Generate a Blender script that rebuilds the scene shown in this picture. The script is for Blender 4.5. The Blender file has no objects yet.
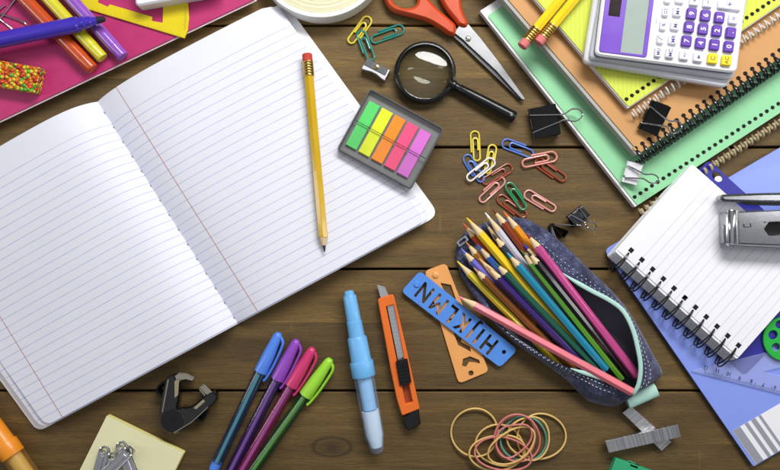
import bpy, math, random
from mathutils import Vector, Matrix, geometry
PI = math.pi; R = math.radians
random.seed(7)
C = bpy.context.scene.collection
H = 750.0          # camera height over the table, millimetres
MM = 0.001

def at(px, py, z=0.0):
    """point of the place (mm) whose height is z and which the photo shows at px, py"""
    k = 1 - z / H
    return Vector(((px - 390) * k, (235 - py) * k, z))

# ------------------------------------------------------------------ mesh building
class MB:
    def __init__(s): s.v = []; s.f = []; s.m = []; s.uv = {}
    def add(s, vs, fs, mi=0, uvs=None):
        o = len(s.v)
        s.v += [Vector(p) for p in vs]
        for f in fs: s.f.append(tuple(i + o for i in f)); s.m.append(mi)
        if uvs:
            for i, u in enumerate(uvs): s.uv[o + i] = u
        return s
    def xf(s, M, start=0):
        for i in range(start, len(s.v)): s.v[i] = M @ s.v[i]
        return s

def area2(p): return sum(p[i][0]*p[(i+1) % len(p)][1] - p[(i+1) % len(p)][0]*p[i][1] for i in range(len(p)))
def ccw(p): return list(p) if area2(p) > 0 else list(reversed(p))
def inset(p, b):
    n = len(p); out = []
    for i in range(n):
        a = Vector(p[i-1][:2]); q = Vector(p[i][:2]); c = Vector(p[(i+1) % n][:2])
        d1 = (q - a); d2 = (c - q)
        d1 = d1.normalized() if d1.length > 1e-9 else d2.normalized(); d2 = d2.normalized() if d2.length > 1e-9 else d1
        n1 = Vector((-d1.y, d1.x)); n2 = Vector((-d2.y, d2.x)); m = n1 + n2
        if m.length < 1e-6: m = n1
        m.normalize(); k = b / max(.5, m.dot(n1))
        out.append((q.x + m.x*k, q.y + m.y*k))
    return out
def roundpoly(p, r, n=5):
    """rounded corners; r a number or one per corner"""
    out = []; N = len(p)
    for i in range(N):
        rr = r[i] if isinstance(r, (list, tuple)) else r
        a = Vector(p[i-1][:2]); q = Vector(p[i][:2]); c = Vector(p[(i+1) % N][:2])
        if rr <= 0: out.append((q.x, q.y)); continue
        da = (a - q); dc = (c - q); la, lc = da.length, dc.length
        da.normalize(); dc.normalize()
        cs = max(-.999, min(.999, da.dot(dc))); ang = math.acos(cs)
        t = min(rr / math.tan(ang/2), la*.48, lc*.48)
        p0 = q + da*t; p2 = q + dc*t
        for k in range(n+1):
            u = k/n
            e = p0*(1-u)**2 + q*2*u*(1-u) + p2*u*u
            out.append((e.x, e.y))
    return out
def circ(cx, cy, r, n=28, a0=0, a1=2*PI, ry=None):
    full = abs(a1-a0-2*PI) < 1e-6
    return [(cx + r*math.cos(a0+(a1-a0)*i/(n if full else n-1)), cy + (ry or r)*math.sin(a0+(a1-a0)*i/(n if full else n-1))) for i in range(n)]
def smoothloop(p, n=4, closed=True):
    out = []; N = len(p); P = [Vector(q) for q in p]
    for i in range(N if closed else N-1):
        a = P[i-1] if (closed or i) else P[i]; b = P[i]; c = P[(i+1) % N]; d = P[(i+2) % N] if (closed or i+2 < N) else c
        for k in range(n):
            t = k/n
            out.append(0.5*((2*b) + (c-a)*t + (2*a-5*b+4*c-d)*t*t + (3*b-a-3*c+d)*t**3))
    if not closed: out.append(P[-1])
    return out
def plate(mb, outer, z0, z1, holes=(), bev=.3, mi=0, top_mi=None):
    loops = [ccw(outer)] + [list(reversed(ccw(h))) for h in holes]
    bev = min(bev, (z1-z0)*.45)
    def cap(ls, z, flip, m):
        t = geometry.tessellate_polygon([[Vector((x, y, 0)) for x, y in l] for l in ls])
        pts = [(x, y, z) for l in ls for x, y in l]
        fs = []
        for f in t:
            a, b, c = [pts[i] for i in f]
            s = (b[0]-a[0])*(c[1]-a[1]) - (b[1]-a[1])*(c[0]-a[0])
            if abs(s) < 1e-12: continue
            up = s > 0
            fs.append(tuple(f) if up != flip else tuple(reversed(f)))
        mb.add(pts, fs, m, [(p[0], p[1]) for p in pts])
    ins = [inset(l, bev) for l in loops] if bev > 0 else loops
    cap(ins, z1, False, mi if top_mi is None else top_mi); cap(ins, z0, True, mi)
    for l, il in zip(loops, ins):
        rings = [(il, z0), (l, z0+bev), (l, z1-bev), (il, z1)] if bev > 0 else [(l, z0), (l, z1)]
        n = len(l); vs = []; fs = []
        for ring, z in rings: vs += [(x, y, z) for x, y in ring]
        for k in range(len(rings)-1):
            for i in range(n):
                j = (i+1) % n
                fs.append((k*n+i, k*n+j, (k+1)*n+j, (k+1)*n+i))
        mb.add(vs, fs, mi, [(p[0], p[1]) for p in vs])
    return mb
def box(mb, x0, x1, y0, y1, z0, z1, bev=.4, r=0, mi=0, top_mi=None):
    p = [(x0, y0), (x1, y0), (x1, y1), (x0, y1)]
    if r: p = roundpoly(p, r, 5)
    return plate(mb, p, z0, z1, bev=bev, mi=mi, top_mi=top_mi)
def frame_at(d):
    d = d.normalized(); u = Vector((0, 0, 1)) if abs(d.z) < .9 else Vector((1, 0, 0))
    s = d.cross(u).normalized(); return s, s.cross(d).normalized()
def tube(mb, pts, r, n=8, closed=False, caps=True, mi=0, sq=1.0):
    P = [Vector(p) for p in pts]; N = len(P); vs = []; fs = []
    def tan(i):
        a = P[i-1] if (i > 0 or closed) else P[i]; b = P[(i+1) % N] if (i < N-1 or closed) else P[i]
        t = b - a
        return t.normalized() if t.length > 1e-9 else Vector((1, 0, 0))
    s, u = frame_at(tan(0)); pt = tan(0)
    for i in range(N):
        t = tan(i); q = pt.rotation_difference(t); s = q @ s; u = q @ u; pt = t
        rr = r[i] if isinstance(r, (list, tuple)) else r
        for k in range(n):
            a = 2*PI*k/n
            vs.append(P[i] + s*(rr*math.cos(a)) + u*(rr*sq*math.sin(a)))
    for i in range(N if closed else N-1):
        j = (i+1) % N
        for k in range(n):
            l = (k+1) % n
            fs.append((i*n+k, i*n+l, j*n+l, j*n+k))
    if caps and not closed:
        fs.append(tuple(range(n-1, -1, -1))); fs.append(tuple((N-1)*n+k for k in range(n)))
    return mb.add(vs, fs, mi)
def rod(mb, p0, p1, prof, n=24, mi=0, ph=0.0, flat=1.0):
    """lathe along p0->p1; prof (mm from p0, radius)"""
    d = (p1-p0).normalized(); s, u = frame_at(d); vs = []; fs = []
    for t, r in prof:
        for k in range(n):
            a = 2*PI*k/n + ph
            vs.append(p0 + d*t + s*(r*math.cos(a)) + u*(r*flat*math.sin(a)))
    for i in range(len(prof)-1):
        for k in range(n):
            l = (k+1) % n
            fs.append((i*n+k, i*n+l, (i+1)*n+l, (i+1)*n+k))
    fs.append(tuple(range(n-1, -1, -1))); fs.append(tuple((len(prof)-1)*n+k for k in range(n)))
    return mb.add(vs, fs, mi)
def text(mb, s, size, M, depth=.12, mi=0, bold=0.0, sx=1.0):
    cu = bpy.data.curves.new('letters', 'FONT'); cu.body = s; cu.size = size; cu.extrude = depth/2; cu.offset = bold
    cu.align_x = 'CENTER'; cu.align_y = 'CENTER'; cu.resolution_u = 3
    o = bpy.data.objects.new('letters', cu); me = o.to_mesh()
    T = M @ Matrix.Diagonal((sx, 1, 1, 1))
    mb.add([T @ v.co for v in me.vertices], [tuple(p.vertices) for p in me.polygons], mi)
    o.to_mesh_clear(); bpy.data.objects.remove(o); bpy.data.curves.remove(cu)
    return mb
def place(px, py, z, ang=0.0, tilt=0.0, roll=0.0):
    return Matrix.Translation(at(px, py, z)) @ Matrix.Rotation(ang, 4, 'Z') @ Matrix.Rotation(tilt, 4, 'Y') @ Matrix.Rotation(roll, 4, 'X')
def ang_px(a, b): return math.atan2(-(b[1]-a[1]), b[0]-a[0])
def P2(pts, z): return [tuple(at(x, y, z).xy) for x, y in pts]

# ------------------------------------------------------------------ objects
ORG = {}
def thing(name, label, cat, org, group=None):
    o = bpy.data.objects.new(name, None); C.objects.link(o); o.empty_display_size = .01
    o.location = Vector(org)*MM; ORG[o] = Vector(org)
    o['label'] = label; o['category'] = cat
    if group: o['group'] = group
    return o
def link(name, mb, mats, parent=None, org=None, sharp=38):
    if not isinstance(mats, (list, tuple)): mats = [mats]
    og = ORG[parent] if parent else Vector(org if org is not None else (0, 0, 0))
    me = bpy.data.meshes.new(name)
    me.from_pydata([(p-og)*MM for p in mb.v], [], mb.f)
    for m in mats: me.materials.append(m)
    me.polygons.foreach_set('material_index', mb.m)
    me.polygons.foreach_set('use_smooth', [True]*len(mb.f))
    if mb.uv:
        l = me.uv_layers.new(name='mm')
        for lp in me.loops: l.data[lp.index].uv = mb.uv.get(lp.vertex_index, (0, 0))
    me.validate(); me.set_sharp_from_angle(angle=R(sharp)); me.update()
    o = bpy.data.objects.new(name, me); C.objects.link(o); ORG[o] = og
    if parent: o.parent = parent
    else: o.location = og*MM
    return o
def tag(o, label, cat, group=None):
    o['label'] = label; o['category'] = cat
    if group: o['group'] = group
    return o

# ------------------------------------------------------------------ materials
def lin(c):
    return tuple(((x/255)/12.92 if x/255 <= .04045 else ((x/255+.055)/1.055)**2.4) for x in c) + (1,)
class G:
    """small wrapper for writing node trees as expressions"""
    def __init__(s, name):
        s.mat = bpy.data.materials.new(name); s.mat.use_nodes = True; s.t = s.mat.node_tree
        s.b = s.t.nodes['Principled BSDF']; s.out = s.t.nodes['Material Output']
    def n(s, typ, **kw):
        x = s.t.nodes.new(typ)
        for k, v in kw.items(): setattr(x, k, v)
        return x
    def put(s, sock, v):
        if v is None: return
        if hasattr(v, 'is_linked') or hasattr(v, 'links'): s.t.links.new(v, sock)
        else: sock.default_value = v
    def m(s, op, a, b=None, c=None, clamp=False):
        x = s.n('ShaderNodeMath', operation=op, use_clamp=clamp)
        for i, v in enumerate((a, b, c)): s.put(x.inputs[i], v)
        return x.outputs[0]
    def mix(s, f, a, b, mode='MIX'):
        x = s.n('ShaderNodeMix', data_type='RGBA', blend_type=mode)
        s.put(x.inputs[0], f); s.put(x.inputs[6], a); s.put(x.inputs[7], b)
        return x.outputs[2]
    def coords(s, kind='Object'): return s.n('ShaderNodeTexCoord').outputs[kind]
    def mapping(s, vec, sc=(1, 1, 1), loc=(0, 0, 0), rot=(0, 0, 0)):
        x = s.n('ShaderNodeMapping'); s.put(x.inputs[0], vec)
        x.inputs['Location'].default_value = loc; x.inputs['Rotation'].default_value = rot; x.inputs['Scale'].default_value = sc
        return x.outputs[0]
    def noise(s, vec, scale, detail=4, rough=.5, dist=0, out=0):
        x = s.n('ShaderNodeTexNoise'); s.put(x.inputs['Vector'], vec)
        x.inputs['Scale'].default_value = scale; x.inputs['Detail'].default_value = detail
        x.inputs['Roughness'].default_value = rough; x.inputs['Distortion'].default_value = dist
        return x.outputs[out]
    def ramp(s, f, stops):
        x = s.n('ShaderNodeValToRGB'); s.put(x.inputs[0], f); e = x.color_ramp.elements
        while len(e) < len(stops): e.new(.5)
        for el, (p, c) in zip(e, stops): el.position = p; el.color = c
        return x.outputs[0]
    def sep(s, v):
        x = s.n('ShaderNodeSeparateXYZ'); s.put(x.inputs[0], v); return x.outputs
    def bump(s, h, dist, strength=1.0):
        x = s.n('ShaderNodeBump'); s.put(x.inputs['Height'], h); x.inputs['Distance'].default_value = dist
        x.inputs['Strength'].default_value = strength
        s.t.links.new(x.outputs[0], s.b.inputs['Normal']); return x
    def set(s, **kw):
        names = dict(color='Base Color', rough='Roughness', metal='Metallic', spec='Specular IOR Level', alpha='Alpha', trans='Transmission Weight', ior='IOR', coat='Coat Weight', coatr='Coat Roughness', sheen='Sheen Weight', sss='Subsurface Weight')
        for k, v in kw.items(): s.put(s.b.inputs[names[k]], v)
        return s
MC = {}
def plastic(rgb, rough=.35, var=.06, grain=.00003, name='plastic', spec=.5, coat=0.0, scale=900):
    key = (rgb, rough, var, grain, name, spec, coat)
    if key in MC: return MC[key]
    g = G(name); co = g.coords(); a = lin(rgb)
    nz = g.noise(co, 60, 3); nf = g.noise(co, scale, 2)
    dark = tuple(x*(1-var*2) for x in a[:3])+(1,); lt = tuple(min(1, x*(1+var)) for x in a[:3])+(1,)
    g.set(color=g.mix(nz, dark, lt), rough=g.m('MULTIPLY_ADD', nz, .16, rough-.08, clamp=True), spec=spec, coat=coat)
    if grain: g.bump(nf, grain)
    MC[key] = g.mat; return g.mat
def metal(rgb=(200, 200, 205), rough=.22, name='steel', scratch=1.0):
    key = (rgb, rough, name)
    if key in MC: return MC[key]
    g = G(name); co = g.coords()
    nz = g.noise(g.mapping(co, (1, 6, 1)), 250, 4); n2 = g.noise(co, 45, 3)
    a = lin(rgb); d = tuple(x*.72 for x in a[:3])+(1,)
    g.set(color=g.mix(n2, d, a), metal=1.0, rough=g.m('MULTIPLY_ADD', nz, .22*scratch, max(.04, rough-.1), clamp=True))
    g.bump(nz, .00002*scratch)
    MC[key] = g.mat; return g.mat
def card(rgb, rough=.6, name='card', fibre=1.0, var=.05):
    key = (rgb, rough, name, fibre)
    if key in MC: return MC[key]
    g = G(name); co = g.coords(); a = lin(rgb)
    n1 = g.noise(co, 25, 4); n2 = g.noise(g.mapping(co, (1, 3, 1), rot=(0, 0, .6)), 700, 4, .65)
    f = g.m('ADD', g.m('MULTIPLY', n1, .6), g.m('MULTIPLY', n2, .4))
    g.set(color=g.mix(f, tuple(x*(1-var*2.4) for x in a[:3])+(1,), tuple(min(1, x*(1+var)) for x in a[:3])+(1,)), rough=rough, spec=.3)
    g.bump(n2, .00006*fibre)
    MC[key] = g.mat; return g.mat
def clear(rgb, alpha=.35, rough=.12, name='clear_plastic', spec=.5):
    """thin see-through plastic sheet"""
    key = (rgb, alpha, rough, name)
    if key in MC: return MC[key]
    g = G(name); co = g.coords(); nz = g.noise(co, 80, 3)
    g.set(color=lin(rgb), rough=g.m('MULTIPLY_ADD', nz, .12, rough-.05, clamp=True), alpha=g.m('MULTIPLY_ADD', nz, .1, alpha-.05, clamp=True), spec=spec)
    MC[key] = g.mat; return g.mat
def woodcone(name='bare_wood', rgb=(240, 212, 166)):
    if name in MC: return MC[name]
    g = G(name); co = g.coords(); nz = g.noise(g.mapping(co, (1, 1, 1)), 500, 5, .7); a = lin(rgb)
    g.set(color=g.mix(nz, tuple(x*.72 for x in a[:3])+(1,), a), rough=.65, spec=.25); g.bump(nz, .0001)
    MC[name] = g.mat; return g.mat

def plank_wood():
    g = G('oiled_planks'); co = g.coords(); x, y, z = g.sep(co)
    # plank number, used to shift the grain of every board
    row = g.m('FLOOR', g.m('DIVIDE', g.m('ADD', y, .0875), .122))
    def knot(kx, ky, sx, sy):
        dx = g.m('DIVIDE', g.m('SUBTRACT', x, kx), sx); dy = g.m('DIVIDE', g.m('SUBTRACT', y, ky), sy)
        return g.m('SQRT', g.m('ADD', g.m('MULTIPLY', dx, dx), g.m('MULTIPLY', dy, dy))), dy
    knots = [(-.058, -.212, .019, .0095), (.21, -.205, .016, .006), (-.33, -.15, .02, .008), (.02, .18, .02, .007)]
    yy = y; core = None; ringsum = None
    for i, k in enumerate(knots):
        d, dy = knot(*k)
        push = g.m('MULTIPLY', g.m('EXPONENT', g.m('MULTIPLY', g.m('MULTIPLY', d, d), -.35)), g.m('MULTIPLY', dy, .006))
        yy = g.m('SUBTRACT', yy, push)
        if i < 1:
            ring = g.m('MULTIPLY', g.m('EXPONENT', g.m('MULTIPLY', g.m('POWER', g.m('SUBTRACT', d, 1.0), 2.0), -60.0)), .8)
            cr = g.m('MULTIPLY', g.m('EXPONENT', g.m('MULTIPLY', g.m('MULTIPLY', d, d), -2.6)), .85)
            core = g.m('ADD', ring, cr, clamp=True)
    cmb = g.n('ShaderNodeCombineXYZ'); g.put(cmb.inputs[0], g.m('ADD', x, g.m('MULTIPLY', row, 1.37))); g.put(cmb.inputs[1], yy); g.put(cmb.inputs[2], g.m('MULTIPLY', row, .61))
    v = cmb.outputs[0]
    broad = g.noise(g.mapping(v, (2.4, 30, 1)), 2.2, 5, .6, .35)
    fine = g.noise(g.mapping(v, (9, 190, 1)), 3.0, 8, .74, .25)
    hair = g.noise(g.mapping(v, (45, 620, 1)), 3.0, 5, .75)
    blotch = g.noise(v, 9, 4, .6); grit = g.noise(v, 900, 3, .7); dent = g.noise(g.mapping(v, (1, 2.2, 1)), 38, 3, .6)
    f = g.m('ADD', g.m('ADD', g.m('MULTIPLY', broad, .36), g.m('MULTIPLY', fine, .36)), g.m('ADD', g.m('MULTIPLY', hair, .18), g.m('MULTIPLY', blotch, .10)))
    col = g.ramp(f, [(.34, lin((42, 30, 13))), (.46, lin((96, 77, 39))), (.56, lin((126, 103, 55))), (.70, lin((182, 154, 94)))])
    pores = g.ramp(g.m('ADD', g.m('MULTIPLY', hair, .8), g.m('MULTIPLY', grit, .2)), [(.36, (0, 0, 0, 1)), (.45, (1, 1, 1, 1))])
    col = g.mix(g.m('MULTIPLY', g.m('SUBTRACT', 1.0, pores), .62), col, lin((36, 25, 10)))
    scr = g.noise(g.mapping(v, (60, 4, 1), rot=(0, 0, .35)), 3.0, 2, .4)
    col = g.mix(g.m('MULTIPLY', g.m('GREATER_THAN', scr, .735), .22), col, lin((170, 140, 92)))
    wn = g.n('ShaderNodeTexWhiteNoise', noise_dimensions='1D'); g.put(wn.inputs['W'], row)
    col = g.mix(.5, col, g.mix(wn.outputs[0], lin((104, 84, 52)), lin((214, 196, 160))), 'SOFT_LIGHT')
    col = g.mix(g.m('MULTIPLY', core, g.m('MULTIPLY_ADD', fine, 1.2, .35, clamp=True)), col, lin((16, 12, 8)))
    stain = g.ramp(g.noise(g.mapping(v, (1, 2.5, 1)), 5.5, 4, .6, .5), [(.5, (0, 0, 0, 1)), (.68, (1, 1, 1, 1))])
    col = g.mix(g.m('MULTIPLY', stain, .5), col, lin((56, 38, 18)))
    tone = g.noise(cmb.outputs[0], .8, 1)
    col = g.mix(.25, col, g.mix(tone, lin((80, 56, 26)), lin((122, 102, 66))))
    g.set(color=col, rough=g.m('MULTIPLY_ADD', g.m('ADD', fine, g.m('MULTIPLY', dent, .6)), .45, .16, clamp=True), spec=.4)
    g.bump(g.m('ADD', g.m('ADD', g.m('MULTIPLY', fine, .6), g.m('MULTIPLY', hair, .7)), g.m('MULTIPLY', dent, .9)), .0007, .9)
    return g.mat

def ruled(name, first, step, last, margin=None, ink=(138, 156, 212), red=(186, 112, 112), paper=(230, 231, 241), w=.38, axis=1, mottle=.045):
    """paper with printed rules; UV in mm: u across from the fold, v down from the head"""
    g = G(name); uv = g.n('ShaderNodeUVMap', uv_map='mm').outputs[0]; u, v, _ = g.sep(uv)
    if axis == 0: u, v = v, u
    k = g.m('DIVIDE', g.m('SUBTRACT', v, first), step)
    d = g.m('MULTIPLY', g.m('ABSOLUTE', g.m('SUBTRACT', k, g.m('ROUND', k))), step)
    line = g.m('LESS_THAN', d, w)
    line = g.m('MULTIPLY', line, g.m('MULTIPLY', g.m('GREATER_THAN', k, -.5), g.m('LESS_THAN', v, last)))
    co = g.coords(); nz = g.noise(co, 500, 4, .6); n1 = g.noise(co, 14, 3); big = g.noise(co, 90, 2)
    line = g.m('MULTIPLY', line, g.m('MULTIPLY_ADD', big, .5, .27, clamp=True))
    a = lin(paper); c = g.mix(n1, tuple(x*(1-mottle*2) for x in a[:3])+(1,), a)
    c = g.mix(line, c, lin(ink))
    if margin is not None:
        mm_ = g.m('LESS_THAN', g.m('ABSOLUTE', g.m('SUBTRACT', u, margin)), .45)
        c = g.mix(g.m('MULTIPLY', mm_, .8), c, lin(red))
    g.set(color=c, rough=.62, spec=.25); g.bump(g.m('ADD', nz, g.m('MULTIPLY', n1, 2.0)), .00008)
    return g.mat

# ================================================================== camera and light
sc = bpy.context.scene
cam = bpy.data.cameras.new('camera'); co = bpy.data.objects.new('camera', cam); C.objects.link(co)
co.location = (0, 0, H*MM); cam.sensor_width = 36; cam.lens = 36*H/780; cam.clip_start = .01; cam.clip_end = 50
sc.camera = co
w = bpy.data.worlds.new('World'); sc.world = w; w.use_nodes = True
nt = w.node_tree; bg = nt.nodes['Background']; bg.inputs[1].default_value = 1.0
tc = nt.nodes.new('ShaderNodeTexCoord'); sx = nt.nodes.new('ShaderNodeSeparateXYZ'); nt.links.new(tc.outputs['Generated'], sx.inputs[0])
rp = nt.nodes.new('ShaderNodeValToRGB'); nt.links.new(sx.outputs[2], rp.inputs[0]); nt.links.new(rp.outputs[0], bg.inputs[0])
el = rp.color_ramp.elements; el[0].position = .0; el[0].color = (.03, .03, .032, 1); el[1].position = 1.0; el[1].color = (.42, .43, .45, 1)
e = el.new(.35); e.color = (.10, .105, .115, 1); e = el.new(.8); e.color = (.22, .225, .24, 1)   # a dim room under a pale ceiling
def lamp(name, loc, target, size, watts, col, size_y=None):
    l = bpy.data.lights.new(name, 'AREA'); l.energy = watts; l.color = col; l.size = size
    if size_y: l.shape = 'ELLIPSE'; l.size_y = size_y
    o = bpy.data.objects.new(name, l); C.objects.link(o); o.location = loc
    o.rotation_euler = (Vector(target)-Vector(loc)).to_track_quat('-Z', 'Y').to_euler()
    return o
lamp('softbox', (.27, .78, .86), (.04, .07, 0), 1.0, 16, (1, .99, .97), .30)
lamp('added_streak_light', (-1.12, .05, .62), (0, 0, 0), .14, 2.6, (.97, .98, 1), 1.2)  # unseen strip, added so the pen barrels catch a bright streak
lamp('added_streak_light', (1.12, .15, .62), (.05, 0, 0), .14, 3.0, (1, .99, .97), 1.2)  # added counterpart on the right, for streaks along the colored pencils
vs_ = sc.view_settings; vs_.view_transform = 'Standard'; vs_.look = 'None'; vs_.gamma = 1; vs_.use_curve_mapping = False; vs_.exposure = 0
sc.cycles.use_denoising = True; sc.cycles.max_bounces = 10; sc.cycles.transparent_max_bounces = 16; sc.cycles.caustics_refractive = True

# ================================================================== table
WOOD = plank_wood()
mb = MB()
for k in range(-5, 7):
    y0 = 235 - (25.5 + 121.8*(k+1)) + 1.15; y1 = 235 - (25.5 + 121.8*k) - 1.15
    box(mb, -900, 900, y0, y1, -24, 0, bev=.9)
o = link('tabletop', mb, WOOD); o['kind'] = 'structure'
mb = MB(); box(mb, -890, 890, -600, 700, -40, -25, bev=0)
o = link('table_underside', mb, card((30, 24, 18), name='dark_gap')); o['kind'] = 'structure'

# ================================================================== open exercise book
WHITE = card((240, 240, 244), .55, 'white_card', .5, .02)
PAPER = card((246, 246, 250), .65, 'page_edges', 1.0)
g0 = at(96, 101, 8); g1 = at(237, 324, 8)
U = (g1-g0).normalized(); LEN = (g1-g0).length
U = Vector((U.x, U.y, 0)); V = (at(435, 217, 8)-g1).normalized()
book = thing('open_notebook', 'large open exercise book with blank blue ruled pages and a white cover', 'notebook', g0*1.0)
def S(s, t, z): p = g0 + V*s + U*t; return Vector((p.x, p.y, z))
WR = 226.0; WL = 226.0
def wid(sg, t): return -17*(1-t/LEN) if sg > 0 else 17*(1-t/LEN)   # the block leans over, so the outer edges are not parallel to the fold
def zr(s): return 4 + 20*(1-math.exp(-s/30)) - 14.5*(s/WR)**2.0
def zl(s): return 4 + 26*(1-math.exp(-s/17)) - 20.5*(s/WL)**1.6
mb = MB()
for sg, W in ((1, WR), (-1, WL)):
    pl = [S(sg*a, b, 0).xy for a, b in ((0, -.3), (W+2+wid(sg, 0), -.3), (W+2, LEN+.5), (0, LEN+.5))]
    plate(mb, roundpoly([tuple(p) for p in pl], [0, 11, 11, 0]), .2, 1.6, bev=.3)
link('cover', mb, WHITE, book)
def page_block(W, zf, sg, t0, t1, r, z_base, lift, mat, name, wav=0.0):
    mb = MB(); ns, nt = 60, 40; vs = []; uv = []
    tt = [t0 + (t1-t0)*(i/nt) for i in range(nt+1)]
    extra = [t0 + r*x for x in (.08, .25, .5)] + [t1 - r*x for x in (.08, .25, .5)]
    tt = sorted(tt + extra); nt = len(tt)-1
    for t in tt:
        e = min(t-t0, t1-t); W1 = (W if e >= r else W - r + math.sqrt(max(0, r*r-(r-e)**2))) + wid(sg, t)
        for i in range(ns+1):
            f = (i/ns)**2.0; s = f*W1
            z = zf(s) + lift + wav*math.sin(t*.021+s*.012)*(f**3)*1.6
            vs.append(S(sg*s, t, z)); uv.append((s, t))
    fs = []
    for j in range(nt):
        for i in range(ns):
            a = j*(ns+1)+i; q = (a, a+1, a+ns+2, a+ns+1)
            fs.append(tuple(reversed(q)) if sg > 0 else q)
    mb.add(vs, fs, 0, uv)
    rim = [j*(ns+1)+ns for j in range(nt+1)]
    edge = list(range(ns+1)) + rim[1:] + [nt*(ns+1)+i for i in range(ns-1, -1, -1)]
    ev = []; ef = []
    for a in edge:
        p = vs[a]; ev += [p, Vector((p.x, p.y, max(z_base, 1.7)))]
    for i in range(len(edge)-1): q = (2*i, 2*i+1, 2*i+3, 2*i+2); ef.append(q if sg > 0 else tuple(reversed(q)))
    mb.add(ev, ef, 1)
    return link(name, mb, [mat, PAPER], book, sharp=60)
STEP = 8.62
RP = ruled('ruled_page', 27.0, STEP, 262, 25.5); RL = ruled('ruled_page', 27.0, STEP, 262, WL-34)
UR = ruled('under_page', 27.0, STEP, 262)
page_block(WR-6.5, lambda s: zr(s)-1.0, 1, .5, LEN, 11, 1.7, 0, UR, 'page_stack')
page_block(WL-7.5, lambda s: zl(s)-1.0, -1, .5, LEN, 11, 1.7, 0, UR, 'page_stack')
page_block(WR-13, zr, 1, 0, LEN-1, 9, 4, .05, RP, 'top_page', .9)
page_block(WL-14.5, zl, -1, 0, LEN-1, 9, 4, .05, RL, 'top_page', .9)
mb = MB()
for k in range(15):
    t = 12 + k*17.2
    tube(mb, [S(0, t, 4.6), S(.1, t+1.2, 4.9), S(.2, t+2.4, 4.6)], .3, 6)
link('binding_thread', mb, card((120, 120, 140), name='thread'), book)

# ================================================================== pencils
GOLD = metal((206, 170, 92), .28, 'brass'); GRAPH = plastic((52, 52, 56), .4, name='graphite'); BW = woodcone()
def pencil(label, tip, end, z_tip, z_end, rgb, lead=None, eraser=None, r=3.7, group=None, tip_len=20, ends_open=True, turn=0.0, name='colored_pencil'):
    """sharpened wooden pencil from tip to end (px); eraser gives a ferrule and rubber at the end"""
    A = at(*tip, z_tip); B = at(*end, z_end); L = (B-A).length
    t = thing(name, label, 'pencil', A, group)
    PNT = plastic(rgb, .18, .05, .00001, 'pencil_lacquer', .5, .3)
    le = L
    if eraser: le = L - 22
    mb = MB(); d = (B-A).normalized()
    s_, u_ = frame_at(d); NA = 42
    def hexr(a): return r*.866/math.cos((a - turn + PI/6) % (PI/3) - PI/6)
    def ring(f): return [A + d*f(a)[0] + (s_*math.cos(a) + u_*math.sin(a))*f(a)[1] for a in [2*PI*i/NA + turn for i in range(NA)]]
    def skin(mb, rings):
        vs = [p for q in rings for p in q]; fs = []
        for k in range(len(rings)-1):
            for i in range(NA): j = (i+1) % NA; fs.append((k*NA+i, k*NA+j, (k+1)*NA+j, (k+1)*NA+i))
        fs.append(tuple(range(NA-1, -1, -1))); fs.append(tuple((len(rings)-1)*NA+i for i in range(NA))); mb.add(vs, fs)
    jit = [random.uniform(-.5, .5) for _ in range(6)]
    # the cut runs up each flat further than at the edges: scalloped paint
    skin(mb, [ring(lambda a: (tip_len*hexr(a)/r + jit[int((a-turn)/(PI/3)+.5) % 6], hexr(a))), ring(lambda a: (le-.4, hexr(a))), ring(lambda a: (le, hexr(a)-.4))])
    link('barrel', mb, PNT, t, sharp=25)
    mb = MB()
    skin(mb, [ring(lambda a, t=t: (t, min(r*max(.3, t/tip_len), hexr(a))*.985)) for t in (6.4, 9, tip_len*.84, tip_len*.88, tip_len*.92, tip_len*.96, tip_len, tip_len+1)])
    link('sharpened_wood', mb, BW, t)
    mb = MB(); rod(mb, A, B, [(0, .3), (.9, .62), (6.6, r*.36)], 12)
    link('lead', mb, plastic(lead, .45, name='pencil_lead') if lead else GRAPH, t)
    if eraser:
        mb = MB(); pr = [(le-.5, r*1.02)]
        for k in range(5): pr += [(le+1+k*2.6, r*1.07), (le+1.9+k*2.6, r*.97), (le+2.6+k*2.6, r*1.07)]
        pr += [(L-8, r*1.05)]
        rod(mb, A, B, pr, 24); link('ferrule', mb, GOLD, t, sharp=50)
        mb = MB(); rod(mb, A, B, [(L-9, r*.98), (L-1.2, r*.98), (L-.3, r*.8), (L, r*.5)], 20)
        link('eraser', mb, plastic(eraser, .75, .1, .00006, 'rubber', .2), t)
    elif lead:
        mb = MB(); rod(mb, A, B, [(L-.2, r*.36), (L+.15, r*.36)], 12); link('lead', mb, plastic(lead, .45, name='pencil_lead'), t)
    return t
pencil('yellow graphite pencil with red eraser lying alone across the ruled page', (324.6, 252), (307, 53.5), 24.8, 19.5, (204, 164, 22), None, (196, 74, 60), 5.0, tip_len=16, name='graphite_pencil')
pencil('upper yellow pencil lying on the notebook stack, pink eraser end hanging furthest left', (640, -98), (521.3, 47.3), 42, 40, (240, 206, 34), None, (214, 122, 120), 5.0, name='graphite_pencil')
pencil('lower yellow pencil lying on the notebook stack, its eraser tucked nearer the calculator', (650, -90), (537.5, 43.8), 42, 40, (240, 206, 34), None, (214, 122, 120), 5.0, name='graphite_pencil')

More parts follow.
